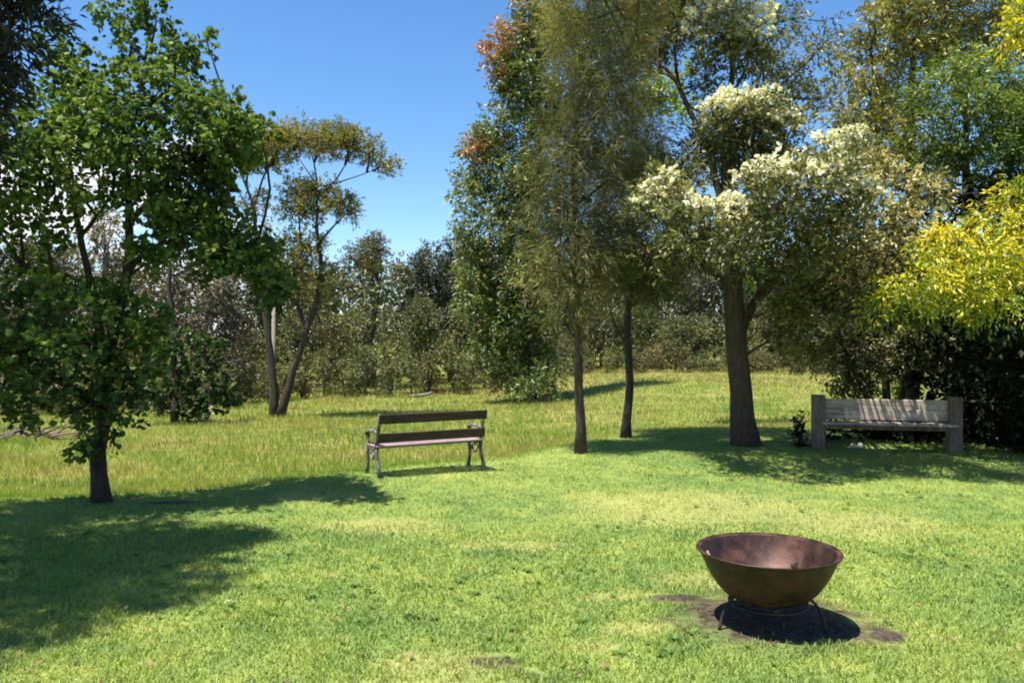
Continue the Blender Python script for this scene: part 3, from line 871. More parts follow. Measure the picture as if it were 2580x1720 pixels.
flowers(tip_tree, 'red_tips', [pxblob(b) for b in [(1295, 110, YT, 66, 34, 1.4), (1255, 150, YT, 44, 30, 1.0), (1275, 200, YT, 30, 30, .8), (1345, 15, YT, 50, 25, 1.2), (1215, 370, YT, 38, 26, .9), (1195, 400, YT, 24, 30, .7)]], M['tip_red'], .2, .09, 7, -.4, 6, .45)

def over(lst, z, r=.8, rz=.55, cf=1.0):  # out-of-view crown lumps added to cast shade on chosen lawn spots
    out = []
    for sx, sy in lst:                      # where the overhanging crown shades the lawn
        x = sx + SUN_DIR.x / SUN_DIR.z * z; y = sy + SUN_DIR.y / SUN_DIR.z * z
        out.append((x / y * F + 1290, 860 - (z - EYE) / y * F, y, r * F / y, rz * F / y, r, 0, cf))
    return out

# ---- the two needle trees on thin trunks
Y1 = 11.57
b1 = on_ground(1460, Y1)
make_tree('needle_tree', 'straight thin trunked she-oak with drooping olive brown foliage, nearest of the lawn trees', 'tree', b1,
   [[(1462, 1146, Y1, .12), (1461, 1125, Y1, .10), (1460, 1040, Y1, .078), (1458, 950, Y1, .072), (1458, 850, Y1, .07), (1455, 750, Y1, .066), (1452, 640, Y1, .06), (1445, 500, Y1, .05), (1450, 350, Y1, .042), (1465, 200, Y1, .034), (1480, 60, Y1, .028), (1490, -180, Y1, .015)]],
   [(1430, 760, Y1, 55, 60, .7, -.15, .7), (1470, 700, Y1, 60, 60, .8, -.15), (1375, 680, Y1, 50, 55, .6, .25, .8), (1410, 620, Y1, 70, 55, .9, 0), (1480, 600, Y1, 80, 60, .9, -.15), (1400, 530, Y1, 60, 60, .9, -.1), (1480, 490, Y1, 80, 60, 1.0, -.15),
    (1410, 430, Y1, 60, 55, .9, .1), (1500, 390, Y1, 90, 50, 1.1, .15), (1420, 340, Y1, 60, 60, .9, .1), (1520, 300, Y1, 90, 60, 1.1, -.05), (1440, 240, Y1, 60, 60, .9, .15), (1540, 200, Y1, 80, 60, 1.1, .05),
    (1450, 140, Y1, 60, 60, .9, .2), (1540, 100, Y1, 80, 60, 1.1, .1), (1450, 40, Y1, 70, 60, .9, .15), (1560, 20, Y1, 90, 60, 1.1, .1), (1500, -60, Y1, 120, 70, 1.2), (1420, 800, Y1, 40, 40, .5, -.1, .5), (1570, 420, Y1, 60, 50, .8), (1570, 560, Y1, 50, 40, .7, -.1)] + over([(1.5, 12.4), (2.1, 12.2)], 7.8, .6, cf=.7),
   M['leaf_brown'], M['bark_brown'], dict(NEEDLE, cov=3.7, W=.0125, L=.14), fat=1.08, seed=51, limbr=.022, twig=.005, twig_every=4,
   limbs=[[(1456, 760, Y1, .03), (1430, 700, Y1, .024), (1380, 680, Y1 - .2, .014)], [(1458, 870, Y1, .022), (1490, 830, Y1, .018), (1540, 790, Y1 - .2, .01)],
          [(1459, 860, Y1, .016), (1420, 820, Y1, .012), (1380, 790, Y1 - .3, .006)]])
Y2 = 13.4
b2 = on_ground(1578, Y2)
make_tree('needle_tree', 'crooked thin trunked she-oak standing between the straight one and the thick trunk', 'tree', b2,
   [[(1577, 1108, Y2, .13), (1578, 1088, Y2, .10), (1580, 1040, Y2, .088), (1586, 980, Y2, .08), (1585, 910, Y2, .078), (1576, 860, Y2, .075), (1580, 800, Y2, .07), (1590, 730, Y2, .06), (1596, 620, Y2, .05), (1600, 480, Y2, .04), (1590, 300, Y2, .02)]],
   [(1560, 700, Y2, 60, 50, .8, -.15), (1610, 640, Y2, 70, 60, .9, -.1), (1670, 690, Y2, 60, 50, .7, -.1, .8), (1530, 620, Y2, 60, 60, .8, -.15), (1640, 540, Y2, 80, 60, .9, .05), (1560, 480, Y2, 70, 60, .9), (1620, 420, Y2, 70, 60, .9, .1),
    (1640, 740, Y2, 50, 36, .6, -.2, .6), (1600, 340, Y2, 70, 50, .9), (1700, 620, Y2, 60, 40, .6, -.1), (1620, 60, Y2, 80, 70, 1.0, .1), (1650, -20, Y2, 100, 50, 1.0, .1), (1600, 270, Y2, 50, 40, .7)],
   M['leaf_olive'], M['bark_dark'], dict(NEEDLE, cov=3.7, W=.0125, L=.14), fat=1.15, seed=61, limbr=.022, twig=.005, twig_every=4,
   limbs=[[(1577, 865, Y2, .035), (1560, 840, Y2, .028), (1545, 810, Y2, .02), (1530, 730, Y2, .01)], [(1590, 720, Y2, .03), (1640, 700, Y2 - .2, .018), (1690, 650, Y2 - .3, .01)]])

# ---- the big flowering tree
Y3 = 12.5
b3 = on_ground(1872, Y3)
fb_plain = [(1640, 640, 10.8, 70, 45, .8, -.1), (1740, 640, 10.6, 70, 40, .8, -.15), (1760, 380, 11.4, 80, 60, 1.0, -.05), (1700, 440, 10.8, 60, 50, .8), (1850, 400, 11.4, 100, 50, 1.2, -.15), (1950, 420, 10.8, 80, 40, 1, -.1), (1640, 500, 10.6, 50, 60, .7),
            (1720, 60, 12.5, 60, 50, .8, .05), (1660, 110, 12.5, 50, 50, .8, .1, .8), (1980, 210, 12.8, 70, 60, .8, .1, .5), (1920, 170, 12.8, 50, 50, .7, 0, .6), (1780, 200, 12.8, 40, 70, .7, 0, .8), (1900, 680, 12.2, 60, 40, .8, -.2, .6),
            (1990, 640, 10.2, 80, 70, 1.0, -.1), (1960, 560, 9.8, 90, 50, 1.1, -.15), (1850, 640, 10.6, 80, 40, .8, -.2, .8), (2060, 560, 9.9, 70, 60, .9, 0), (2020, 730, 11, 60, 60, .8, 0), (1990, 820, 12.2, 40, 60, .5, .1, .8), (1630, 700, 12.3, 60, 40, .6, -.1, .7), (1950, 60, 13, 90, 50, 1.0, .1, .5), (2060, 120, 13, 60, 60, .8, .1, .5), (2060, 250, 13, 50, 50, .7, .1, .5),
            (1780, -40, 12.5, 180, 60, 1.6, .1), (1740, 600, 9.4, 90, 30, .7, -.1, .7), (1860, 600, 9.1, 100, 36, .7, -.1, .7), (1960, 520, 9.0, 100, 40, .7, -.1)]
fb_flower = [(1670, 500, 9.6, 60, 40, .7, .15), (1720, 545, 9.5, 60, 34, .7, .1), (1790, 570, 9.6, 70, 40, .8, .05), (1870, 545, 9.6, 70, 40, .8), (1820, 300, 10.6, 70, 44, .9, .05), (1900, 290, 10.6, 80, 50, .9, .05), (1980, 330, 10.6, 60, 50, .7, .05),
             (1830, 80, 11.4, 80, 50, .9, .05), (1900, 110, 11.4, 60, 50, .8), (1940, 450, 9.3, 60, 46, .8), (2010, 470, 9.2, 70, 44, .8), (2080, 440, 9.3, 60, 40, .8, .1), (2110, 380, 9.6, 50, 36, .6, .15), (2130, 500, 9.5, 60, 40, .7, .1)]
fb_plain += over([(3.0, 12.3), (4.0, 12.4), (5.0, 12.4)], 7.6, cf=.7)
big_tree, wb3 = make_tree('flowering_paperbark_tree', 'thick trunked tree with cream white blossom clusters in the middle of the shade', 'tree', b3,
   [[(1878, 1128, Y3, .31), (1875, 1104, Y3, .25), (1870, 1060, Y3, .225), (1864, 1000, Y3, .205), (1858, 930, Y3, .2), (1853, 860, Y3, .2), (1856, 790, Y3, .2), (1850, 700, Y3, .17), (1838, 600, Y3, .14), (1832, 480, Y3, .11), (1825, 380, Y3, .085), (1840, 250, Y3, .06), (1850, 100, Y3, .045), (1860, -120, Y3, .03)]],
   fb_plain + fb_flower, M['leaf_paper'], M['bark_brown'],
   dict(L=.085, W=.03, kind='leaf', cov=5.4, spl=.22, k=9, droop=.15, upn=.4, clump=.44, tvar=.22, shell=.3), seed=71, limbr=.03, twig=.007, twig_every=5,
   limbs=[[(1866, 830, Y3, .11), (1892, 775, Y3 - .05, .085), (1925, 720, Y3 - .1, .07), (1970, 680, Y3 - .2, .055), (2010, 610, Y3 - .4, .04), (2060, 500, Y3 - .6, .02)],
          [(1852, 740, Y3, .08), (1810, 690, Y3 - .1, .06), (1740, 650, Y3 - .2, .045), (1680, 570, Y3 - .4, .03), (1640, 500, Y3 - .5, .015)],
          [(1835, 560, Y3, .08), (1800, 440, Y3, .065), (1760, 320, Y3, .05), (1718, 240, Y3, .045), (1700, 175, Y3, .04), (1660, 140, Y3, .028), (1600, 155, Y3, .012)],
          [(1712, 215, Y3, .034), (1690, 190, Y3, .026), (1640, 178, Y3, .02), (1590, 185, Y3, .01)],
          [(1830, 420, Y3, .06), (1880, 330, Y3 + .2, .05), (1905, 230, Y3 + .2, .035), (1925, 120, Y3 + .2, .02)],
          [(1890, 300, Y3 + .2, .035), (1960, 220, Y3 + .3, .025), (2040, 150, Y3 + .4, .012)],
          [(1712, 230, Y3, .035), (1698, 130, Y3, .03), (1710, 40, Y3, .02)],
          [(1838, 640, Y3, .06), (1880, 540, Y3 - .3, .045), (1960, 460, Y3 - .7, .025)]])
flowers(big_tree, 'blossom', [(q[0], q[1], q[2] + q[5] * .45, q[3] * 1.12, q[4], q[5] * .6) for q in (pxblob(b) for b in fb_flower)], M['flower_cream'], .05, .045, 15.0, -.3, 9, .07, 14, None, .5)

# ---- buff-flowered tree over the timber bench
Y4 = 13.3
b4 = on_ground(2235, Y4)
g4 = 860 + (EYE - b4[2]) / Y4 * F
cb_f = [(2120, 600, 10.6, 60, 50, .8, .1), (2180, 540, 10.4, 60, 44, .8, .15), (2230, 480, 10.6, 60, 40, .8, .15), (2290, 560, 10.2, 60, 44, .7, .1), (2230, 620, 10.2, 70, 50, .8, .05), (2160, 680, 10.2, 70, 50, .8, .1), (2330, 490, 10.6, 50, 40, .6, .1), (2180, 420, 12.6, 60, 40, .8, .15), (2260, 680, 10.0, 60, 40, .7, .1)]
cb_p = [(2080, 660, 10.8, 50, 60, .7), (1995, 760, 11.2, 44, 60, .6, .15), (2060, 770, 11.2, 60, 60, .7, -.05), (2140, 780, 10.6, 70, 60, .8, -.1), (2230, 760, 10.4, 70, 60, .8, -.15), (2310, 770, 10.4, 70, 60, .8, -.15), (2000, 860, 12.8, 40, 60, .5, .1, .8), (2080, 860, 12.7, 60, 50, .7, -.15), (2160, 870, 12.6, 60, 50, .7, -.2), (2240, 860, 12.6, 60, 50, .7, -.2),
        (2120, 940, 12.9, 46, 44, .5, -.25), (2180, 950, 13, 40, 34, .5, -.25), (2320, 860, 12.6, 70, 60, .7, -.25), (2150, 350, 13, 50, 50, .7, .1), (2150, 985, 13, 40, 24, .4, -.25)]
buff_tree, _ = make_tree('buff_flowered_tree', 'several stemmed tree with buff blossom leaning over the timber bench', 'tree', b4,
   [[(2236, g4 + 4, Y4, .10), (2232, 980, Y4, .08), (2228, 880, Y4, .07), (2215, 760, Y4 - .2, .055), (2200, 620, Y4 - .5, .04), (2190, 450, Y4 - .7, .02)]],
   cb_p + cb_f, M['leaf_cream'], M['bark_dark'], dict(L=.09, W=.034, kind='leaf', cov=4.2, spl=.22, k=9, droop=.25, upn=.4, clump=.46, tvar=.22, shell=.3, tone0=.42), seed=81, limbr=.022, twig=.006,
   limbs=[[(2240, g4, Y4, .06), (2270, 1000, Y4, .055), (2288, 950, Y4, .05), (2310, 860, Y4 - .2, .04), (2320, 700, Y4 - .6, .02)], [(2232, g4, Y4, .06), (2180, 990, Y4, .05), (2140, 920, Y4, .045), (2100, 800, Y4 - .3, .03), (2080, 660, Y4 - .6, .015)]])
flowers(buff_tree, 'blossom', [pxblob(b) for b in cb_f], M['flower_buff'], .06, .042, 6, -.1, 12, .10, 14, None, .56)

# ---- yellow feathery tree at the right edge
Y5 = 10.6
b5 = on_ground(2680, Y5)
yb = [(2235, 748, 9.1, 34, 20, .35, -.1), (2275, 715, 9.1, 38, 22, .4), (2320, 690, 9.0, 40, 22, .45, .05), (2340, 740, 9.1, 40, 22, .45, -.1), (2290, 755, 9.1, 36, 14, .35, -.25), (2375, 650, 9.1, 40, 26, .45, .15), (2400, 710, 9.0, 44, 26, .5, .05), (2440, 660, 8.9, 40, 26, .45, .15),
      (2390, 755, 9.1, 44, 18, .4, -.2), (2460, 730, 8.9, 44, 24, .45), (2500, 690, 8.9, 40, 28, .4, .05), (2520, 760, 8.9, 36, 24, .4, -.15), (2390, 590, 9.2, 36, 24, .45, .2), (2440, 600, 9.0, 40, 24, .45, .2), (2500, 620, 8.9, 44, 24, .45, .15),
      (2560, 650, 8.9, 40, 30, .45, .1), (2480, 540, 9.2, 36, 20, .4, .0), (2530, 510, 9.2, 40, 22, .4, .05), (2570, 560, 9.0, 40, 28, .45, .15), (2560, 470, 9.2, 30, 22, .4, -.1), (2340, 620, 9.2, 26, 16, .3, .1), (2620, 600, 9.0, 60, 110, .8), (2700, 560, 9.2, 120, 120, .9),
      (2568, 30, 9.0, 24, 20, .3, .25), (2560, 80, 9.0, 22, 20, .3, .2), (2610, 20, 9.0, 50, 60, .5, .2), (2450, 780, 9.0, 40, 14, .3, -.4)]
make_tree('yellow_leaved_tree', 'vivid yellow green feathery leaved tree at the right edge above the timber bench', 'tree', b5,
   [[(2680, 860 + (EYE - b5[2]) / Y5 * F + 4, Y5, .12), (2670, 1000, Y5, .09), (2650, 850, Y5, .08), (2620, 700, Y5 - .2, .06), (2600, 400, Y5 - .2, .04), (2610, 100, Y5 - .3, .02)]],
   yb, M['leaf_yellow'], M['bark_dark'], dict(L=.075, W=.02, kind='leaf', cov=6.5, spl=.22, k=12, droop=.5, upn=.4, clump=.46, tvar=.28, shell=.35), seed=91, limbr=.022, twig=.005,
   limbs=[[(2645, 840, Y5, .05), (2480, 740, Y5 - .3, .035), (2400, 660, Y5 - .4, .025), (2300, 710, Y5 - .4, .01)]])

# ---- green tree, olive tree and the shade-coloured evergreen on the right
Y6 = 13.8
b6 = on_ground(2450, Y6)
make_tree('fine_leaved_green_tree', 'mid green fine leaved tree above the yellow one at the right edge', 'tree', b6,
   [[(2450, 860 + (EYE - b6[2]) / Y6 * F + 4, Y6, .16), (2445, 900, Y6, .13), (2440, 600, Y6, .1), (2430, 350, Y6 - .2, .06), (2440, 180, Y6 - .3, .02)]],
   [(2400, 190, 13, 60, 40, .8, .1), (2470, 170, 13, 70, 44, .8, .15), (2550, 200, 13, 70, 60, .8, .1), (2340, 240, 13, 60, 44, .8, .1), (2420, 270, 12.8, 70, 50, .9, .1), (2500, 290, 12.8, 70, 60, .9, .05), (2570, 330, 12.8, 60, 80, .8),
    (2320, 320, 13, 50, 44, .7), (2390, 350, 12.8, 70, 50, .9), (2470, 390, 12.8, 70, 50, .9, -.1), (2550, 430, 13, 60, 50, .8, -.1), (2360, 410, 13, 50, 40, .7, -.1), (2640, 280, 13, 80, 150, 1)],
   M['leaf_green'], M['bark_dark'], dict(L=.085, W=.03, kind='leaf', cov=5, spl=.24, k=10, droop=.3, upn=.45, clump=.46, tvar=.2, shell=.35), seed=101, limbr=.03, twig=.006)
Y7 = 15.2
b7 = on_ground(2300, Y7)
make_tree('olive_leaved_tree', 'tall olive yellow tree filling the top right corner of the picture', 'tree', b7,
   [[(2300, 860 + (EYE - b7[2]) / Y7 * F + 4, Y7, .2), (2290, 800, Y7, .17), (2300, 500, Y7, .14), (2290, 250, Y7, .09), (2310, 60, Y7, .04)]],
   [(2210, 60, 15, 60, 50, 1, .15), (2280, 30, 15, 70, 50, 1, .1), (2360, 50, 15, 80, 50, 1), (2450, 40, 15, 80, 50, 1, -.05), (2540, 60, 15, 80, 60, 1, -.1), (2200, 140, 15, 60, 50, 1, .15), (2290, 130, 15, 80, 50, 1.1, .1), (2390, 120, 15, 70, 50, 1, -.1), (2500, 130, 15, 80, 40, 1, -.15),
    (2190, 230, 15, 50, 50, .9, .1), (2260, 240, 15, 60, 60, .9, .1), (2180, 320, 14.8, 50, 50, .9, .05), (2250, 350, 14.8, 60, 60, .9, .05), (2130, 300, 15, 40, 40, .7, .15, .7), (2190, 400, 14.6, 60, 50, .9, .1), (2270, 430, 14.6, 60, 50, .9), (2350, -40, 15, 200, 60, 1.6), (2140, 190, 15, 40, 40, .7, .15, .6)],
   M['leaf_oliveyellow'], M['bark_dark'], dict(L=.11, W=.036, kind='leaf', cov=4.8, spl=.28, k=10, droop=.3, upn=.4, clump=.46, tvar=.2, shell=.35), seed=111, limbr=.04, twig=.008,
   limbs=[[(2295, 420, Y7, .08), (2230, 300, Y7, .06), (2195, 170, Y7, .03), (2190, 60, Y7, .015)]])
Y8 = 14.2
b8 = on_ground(2520, Y8)
make_tree('shade_evergreen_tree', 'dense evergreen, deep shade put into its nearly black leaves, behind the right end of the timber bench', 'tree', b8,
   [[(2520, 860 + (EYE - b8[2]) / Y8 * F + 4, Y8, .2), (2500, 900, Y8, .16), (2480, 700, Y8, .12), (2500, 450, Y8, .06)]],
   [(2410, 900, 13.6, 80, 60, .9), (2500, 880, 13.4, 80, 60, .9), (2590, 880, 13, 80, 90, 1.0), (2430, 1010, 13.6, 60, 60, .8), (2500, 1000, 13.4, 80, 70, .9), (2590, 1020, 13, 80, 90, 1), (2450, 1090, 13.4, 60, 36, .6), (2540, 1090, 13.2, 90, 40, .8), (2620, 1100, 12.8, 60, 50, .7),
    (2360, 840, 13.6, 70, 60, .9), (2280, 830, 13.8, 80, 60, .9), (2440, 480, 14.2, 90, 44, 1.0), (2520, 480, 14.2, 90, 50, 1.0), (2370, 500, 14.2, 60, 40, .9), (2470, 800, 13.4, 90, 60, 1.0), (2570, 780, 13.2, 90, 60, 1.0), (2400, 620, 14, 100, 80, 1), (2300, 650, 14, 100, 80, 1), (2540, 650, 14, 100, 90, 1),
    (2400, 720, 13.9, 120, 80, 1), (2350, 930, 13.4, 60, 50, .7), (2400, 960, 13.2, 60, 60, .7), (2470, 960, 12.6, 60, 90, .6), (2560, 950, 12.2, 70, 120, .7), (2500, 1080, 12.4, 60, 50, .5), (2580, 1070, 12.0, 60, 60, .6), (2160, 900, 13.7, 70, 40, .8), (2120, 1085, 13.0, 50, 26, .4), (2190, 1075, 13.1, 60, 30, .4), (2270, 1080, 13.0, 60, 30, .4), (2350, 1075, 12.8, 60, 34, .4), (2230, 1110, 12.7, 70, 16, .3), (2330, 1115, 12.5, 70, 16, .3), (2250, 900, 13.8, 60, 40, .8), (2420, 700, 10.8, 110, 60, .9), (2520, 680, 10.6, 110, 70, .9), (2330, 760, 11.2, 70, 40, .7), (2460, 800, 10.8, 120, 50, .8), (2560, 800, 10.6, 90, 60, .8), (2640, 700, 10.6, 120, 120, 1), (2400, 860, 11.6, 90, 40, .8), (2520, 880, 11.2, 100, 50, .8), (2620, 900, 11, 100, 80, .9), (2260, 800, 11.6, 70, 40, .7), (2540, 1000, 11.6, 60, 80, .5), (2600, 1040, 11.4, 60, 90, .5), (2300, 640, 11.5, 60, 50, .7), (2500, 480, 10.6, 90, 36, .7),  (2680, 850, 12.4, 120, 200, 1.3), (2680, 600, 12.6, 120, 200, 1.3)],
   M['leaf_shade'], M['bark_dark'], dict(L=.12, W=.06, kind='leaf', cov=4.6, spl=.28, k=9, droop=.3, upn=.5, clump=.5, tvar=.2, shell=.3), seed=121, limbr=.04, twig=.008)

# ---- trees glimpsed between the crowns
for nm, lab, px, Y, bl, mat in [
    ('lime_green_tree', 'lime yellow tree glimpsed through the gap high in the big flowering tree', 1868, 21, [(1640, 225, 21, 34, 26, .7), (1680, 215, 21, 40, 30, .8, .1), (1655, 255, 21, 44, 26, .8), (1722, 182, 21, 20, 20, .4, .2), (1700, 270, 21, 40, 30, .8), (1600, 270, 21, 40, 30, .8)], 'leaf_lime'),
    ('bright_green_sapling', 'small bright green sapling seen just right of the thick trunk under the blossom', 1876, 22, [(1893, 640, 22, 26, 26, .5), (1905, 680, 22, 24, 26, .5), (1885, 690, 22, 22, 24, .5), (1905, 725, 22, 20, 24, .5, -.2)], 'leaf_lime')]:
    by, bb = base_py(px, Y)
    make_tree(nm, lab, 'tree', bb, [[(px, by + 3, Y, .10), (px - 12, (by + bl[0][1]) / 2, Y, .08), (px - 25, bl[0][1] + 90, Y, .06), (bl[0][0], bl[0][1], Y, .03)]], bl, M[mat], M['bark_grey'],
              dict(L=.13, W=.06, kind='leaf', cov=4, spl=.3, k=8, droop=.1, upn=.5, clump=.46, tvar=.2, shell=.35), seed=int(px), limbr=.03, twig=.01)

# ------------------------------------------------------------------ scrub beyond the meadow
EDGE = [(-300, 1052), (0, 1052), (420, 1055), (560, 1040), (640, 1012), (900, 1004), (1100, 1000), (1230, 985), (1350, 960), (1500, 945), (1900, 942), (2300, 945), (3000, 950)]
def edgeY(px):
    """distance at which the meadow reaches the scrub edge seen at px"""
    py = np.interp(px, [e[0] for e in EDGE], [e[1] for e in EDGE])
    best = None
    for Y in np.linspace(14, 70, 300):
        x = (px - 1290) / F * Y
        yy = 860 + (EYE - gz(x, Y)) / Y * F
        if yy <= py: return Y
    return 60.

def bush(name, label, cat, group, px, Y, top_py, wpx, matn, seed, stems=3, low=0., cov=2.3, leaf=.14, umb=False):
    rg = np.random.default_rng(seed)
    x = (px - 1290) / F * Y
    b = np.array([x, Y, gz(x, Y)])
    ztop = EYE - (top_py - 860) / F * Y
    H = max(.5, ztop - b[2]); Wm = wpx / F * Y / 2
    bl = []
    if umb:
        for i in range(7):
            a = rg.uniform(0, 6.28); rr = rg.uniform(.1, .75)
            bl.append((x + math.cos(a) * Wm * rr, Y + math.sin(a) * Wm * rr, b[2] + H * rg.uniform(.72, .92), Wm * rg.uniform(.32, .5), Wm * .45, H * .09, rg.normal(0, .08)))
        for i in range(3):
            a = rg.uniform(0, 6.28)
            bl.append((x + math.cos(a) * Wm * .5, Y + math.sin(a) * Wm * .5, b[2] + H * rg.uniform(.45, .68), Wm * .3, Wm * .3, H * .08, -.1))
    else:
        nb = int(np.clip(H * Wm * 1.3, 5, 14))
        for i in range(nb):
            t = (i + .5) / nb
            wv = math.sin(min(1, (1 - t) * 1.25 + .18) * math.pi * .5)
            a = rg.uniform(0, 6.28); rr = rg.uniform(.15, .7) * wv
            sz = Wm * rg.uniform(.34, .55)
            zz = b[2] + low * H + (1 - low) * H * t
            zz = min(zz, b[2] + H - sz * .5)
            bl.append((x + math.cos(a) * Wm * rr, Y + math.sin(a) * Wm * rr, max(zz, b[2] + sz * .4), sz, sz, sz * rg.uniform(.6, .95), rg.normal(0, .1)))
    root = empty(name, b, label, cat, group)
    mb = MB()
    bk = M[random.choice(['bark_grey', 'bark_brown', 'bark_dark'])]
    for s in range(stems):
        a = rg.uniform(0, 6.28)
        e = np.array([x + math.cos(a) * Wm * .45, Y + math.sin(a) * Wm * .45, b[2] + H * rg.uniform(.6, .85)])
        r0 = .025 + H * .012
        q, rr = resample([b - [0, 0, .05], b + (e - b) * [.25, .25, .45], e], [r0, r0 * .7, r0 * .25], 8, .5, seed + s)
        mb.tube(q, rr, 6, .1, seed=seed + s)
    auto_limbs(mb, q, bl[::2], r0 * .5, seed, 4, 4)
    mb.build('stem' if H < 3.5 else 'trunk', bk, root)
    v, f, tn, SB = foliage(bl, L=leaf, W=leaf * .42, kind='leaf', cov=cov, spl=leaf * 2.2, k=8, droop=.15, upn=.35, clump=.5, tvar=.2, shell=.3, rng=rg)
    np_mesh('crown', v, f, 3, M[matn], root, tone=tn)
    twigs(root, SB, bk, .012, 8)
    return root

sd = 1000
# named individuals on the skyline
for (nm, lab, cat, px, dY, top, w, mt, umb) in [
    ('gum_tree', 'dome topped olive brown gum on the skyline right of the forked gum', 'tree', 925, 9, 570, 170, 'scrub_olive', True),
    ('gum_tree', 'bushy grey green tree rising just above the scrub left of the red tipped gum', 'tree', 1060, 12, 600, 130, 'scrub_dark', True),
    ('gum_tree', 'tiny topped distant tree touching the left side of the red tipped gum', 'tree', 1140, 16, 588, 90, 'scrub_dark', True),
    ('leafless_tree', 'grey purple nearly leafless tree behind the left side of the round leaved tree', 'tree', 110, 5, 600, 260, 'scrub_grey', False),
    ('leafless_tree', 'grey brown twiggy tree between the round leaved tree and the forked gum', 'tree', 560, 5, 690, 200, 'scrub_grey', False),
    ('gum_tree', 'reddish brown crowned tree seen through the gap in the round leaved tree', 'tree', 270, 8, 520, 150, 'scrub_olive', False)]:
    Y = edgeY(px) + dY
    bush(nm, lab, cat, None, px, Y, top, w, mt, sd, stems=3, low=.25 if not umb else 0, cov=2.0, umb=umb, leaf=.15); sd += 10

rnd = random.Random(5)
ZONES = [(60, 'at the left edge'), (250, 'behind the left half of the round leaved tree'), (430, 'behind the right half of the round leaved tree'), (600, 'behind the slender tree'), (690, 'left of the forked gum'), (860, 'right of the forked gum'),
         (1050, 'above the left of the slatted bench'), (1250, 'above the right of the slatted bench'), (1420, 'left of the she-oaks'), (1560, 'between the two she-oaks'), (1700, 'right of the crooked she-oak'), (1850, 'left of the thick trunk'), (2030, 'right of the thick trunk'), (2300, 'above the timber bench'), (9999, 'at the right edge')]
TONES = {'scrub_green': 'yellow green', 'scrub_olive': 'brownish olive', 'scrub_dark': 'dark green', 'scrub_grey': 'grey twiggy'}
def row(name, label, cat, group, x0, x1, step, dY, topf, wf, mats, low, cov, leaf, stems=2):
    global sd
    px = x0
    while px < x1:
        Y = edgeY(px) + rnd.uniform(*dY)
        mt = rnd.choice(mats)
        zn = [z for lim, z in ZONES if px < lim][0]
        lab = label.format(TONES[mt], zn)
        bush(name, lab, cat, group + ', ' + TONES[mt] + ' ' + zn, px, Y, topf(px) + rnd.uniform(-22, 22), rnd.uniform(*wf), mt, sd, stems, low, cov, leaf)
        sd += 10; px += step * rnd.uniform(.75, 1.25)
ip = lambda xs, ys: (lambda x: float(np.interp(x, xs, ys)))
row('meadow_shrub', 'low {} shrub by the meadow, {}', 'shrub', 'low shrubs along the far edge of the meadow', -60, 2150, 56, (.3, 2.5),
    ip([0, 560, 640, 900, 1300, 1500, 2200], [960, 950, 900, 880, 860, 870, 880]), (80, 130), ['scrub_green', 'scrub_green', 'scrub_olive'], 0, 2.2, .11)
row('scrub_bush', 'tall {} bush of the thicket, {}', 'bush', 'tall bushes of the thicket behind the meadow', -80, 2200, 74, (3, 6),
    ip([0, 560, 640, 900, 1300, 1500, 2200], [860, 850, 820, 780, 770, 790, 780]), (120, 190), ['scrub_green', 'scrub_green', 'scrub_olive', 'scrub_green'], .05, 2.0, .13)
row('scrub_tree', '{} scrub tree behind the thicket, {}', 'tree', 'scrub trees behind the thicket', -100, 2300, 80, (8, 13),
    ip([0, 500, 640, 760, 900, 1300, 1500, 2200], [700, 700, 690, 700, 690, 690, 700, 690]), (150, 230), ['scrub_olive', 'scrub_dark', 'scrub_olive', 'scrub_green', 'scrub_grey'], .15, 1.5, .23)
row('woodland_tree', '{} skyline tree far back, {}', 'tree', 'furthest woodland trees', -150, 2500, 92, (16, 24),
    ip([0, 500, 700, 860, 1000, 1100, 1300, 2200], [640, 640, 640, 650, 632, 625, 620, 600]), (190, 270), ['scrub_dark', 'scrub_olive', 'scrub_dark'], .1, 1.6, .32, 1)

# bright shrub behind the timber bench
for lab, px, Y, top, w, mt in [('bright green leafy shrub seen over the timber bench backrest between dark stems', 2275, 15.6, 950, 110, 'leaf_lime'),
                               ('small green shrub behind the left half of the timber bench backrest', 2180, 16.0, 985, 60, 'leaf_green'),
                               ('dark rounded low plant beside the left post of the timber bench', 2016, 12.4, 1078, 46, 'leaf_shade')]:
    bush('shrub', lab, 'shrub', None, px, Y, top, w, mt, sd, 2, 0, 7, .06); sd += 10
bush('white_flowering_shrub', 'small pale flowered shrub under the slender tree at the meadow edge', 'shrub', None, 520, edgeY(520) - 2, 1035, 46, 'flower_cream', sd, 2, 0, 1.2, .08)

# fallen pale log and dead stump
Yl = edgeY(1060) - .4
pl = on_ground(1060, Yl)
mb = MB(); q = [pl + np.array([a, b, c]) for a, b, c in ((-.5, .1, .06), (-.2, .05, .09), (.1, 0, .12), (.35, .05, .18), (.5, .1, .26))]
mb.tube(q, [.07, .08, .075, .06, .03], 9, .12)
tag(mb.build('fallen_log', M['bark_log'], None), 'pale fallen log lying in front of the scrub behind the slatted bench', 'log')
Yp = 30.
pb_ = on_ground(688, Yp)
mb = MB(); zt = P(688, 765, Yp)[2]
mb.tube([pb_, pb_ + [0.02, 0, 1.4], [pb_[0] + .02, Yp, zt]], [.09, .075, .065], 10, .06)
tag(mb.build('dead_trunk', M['bark_log'], None), 'pale dead trunk standing just behind the left stem of the forked gum', 'dead tree')

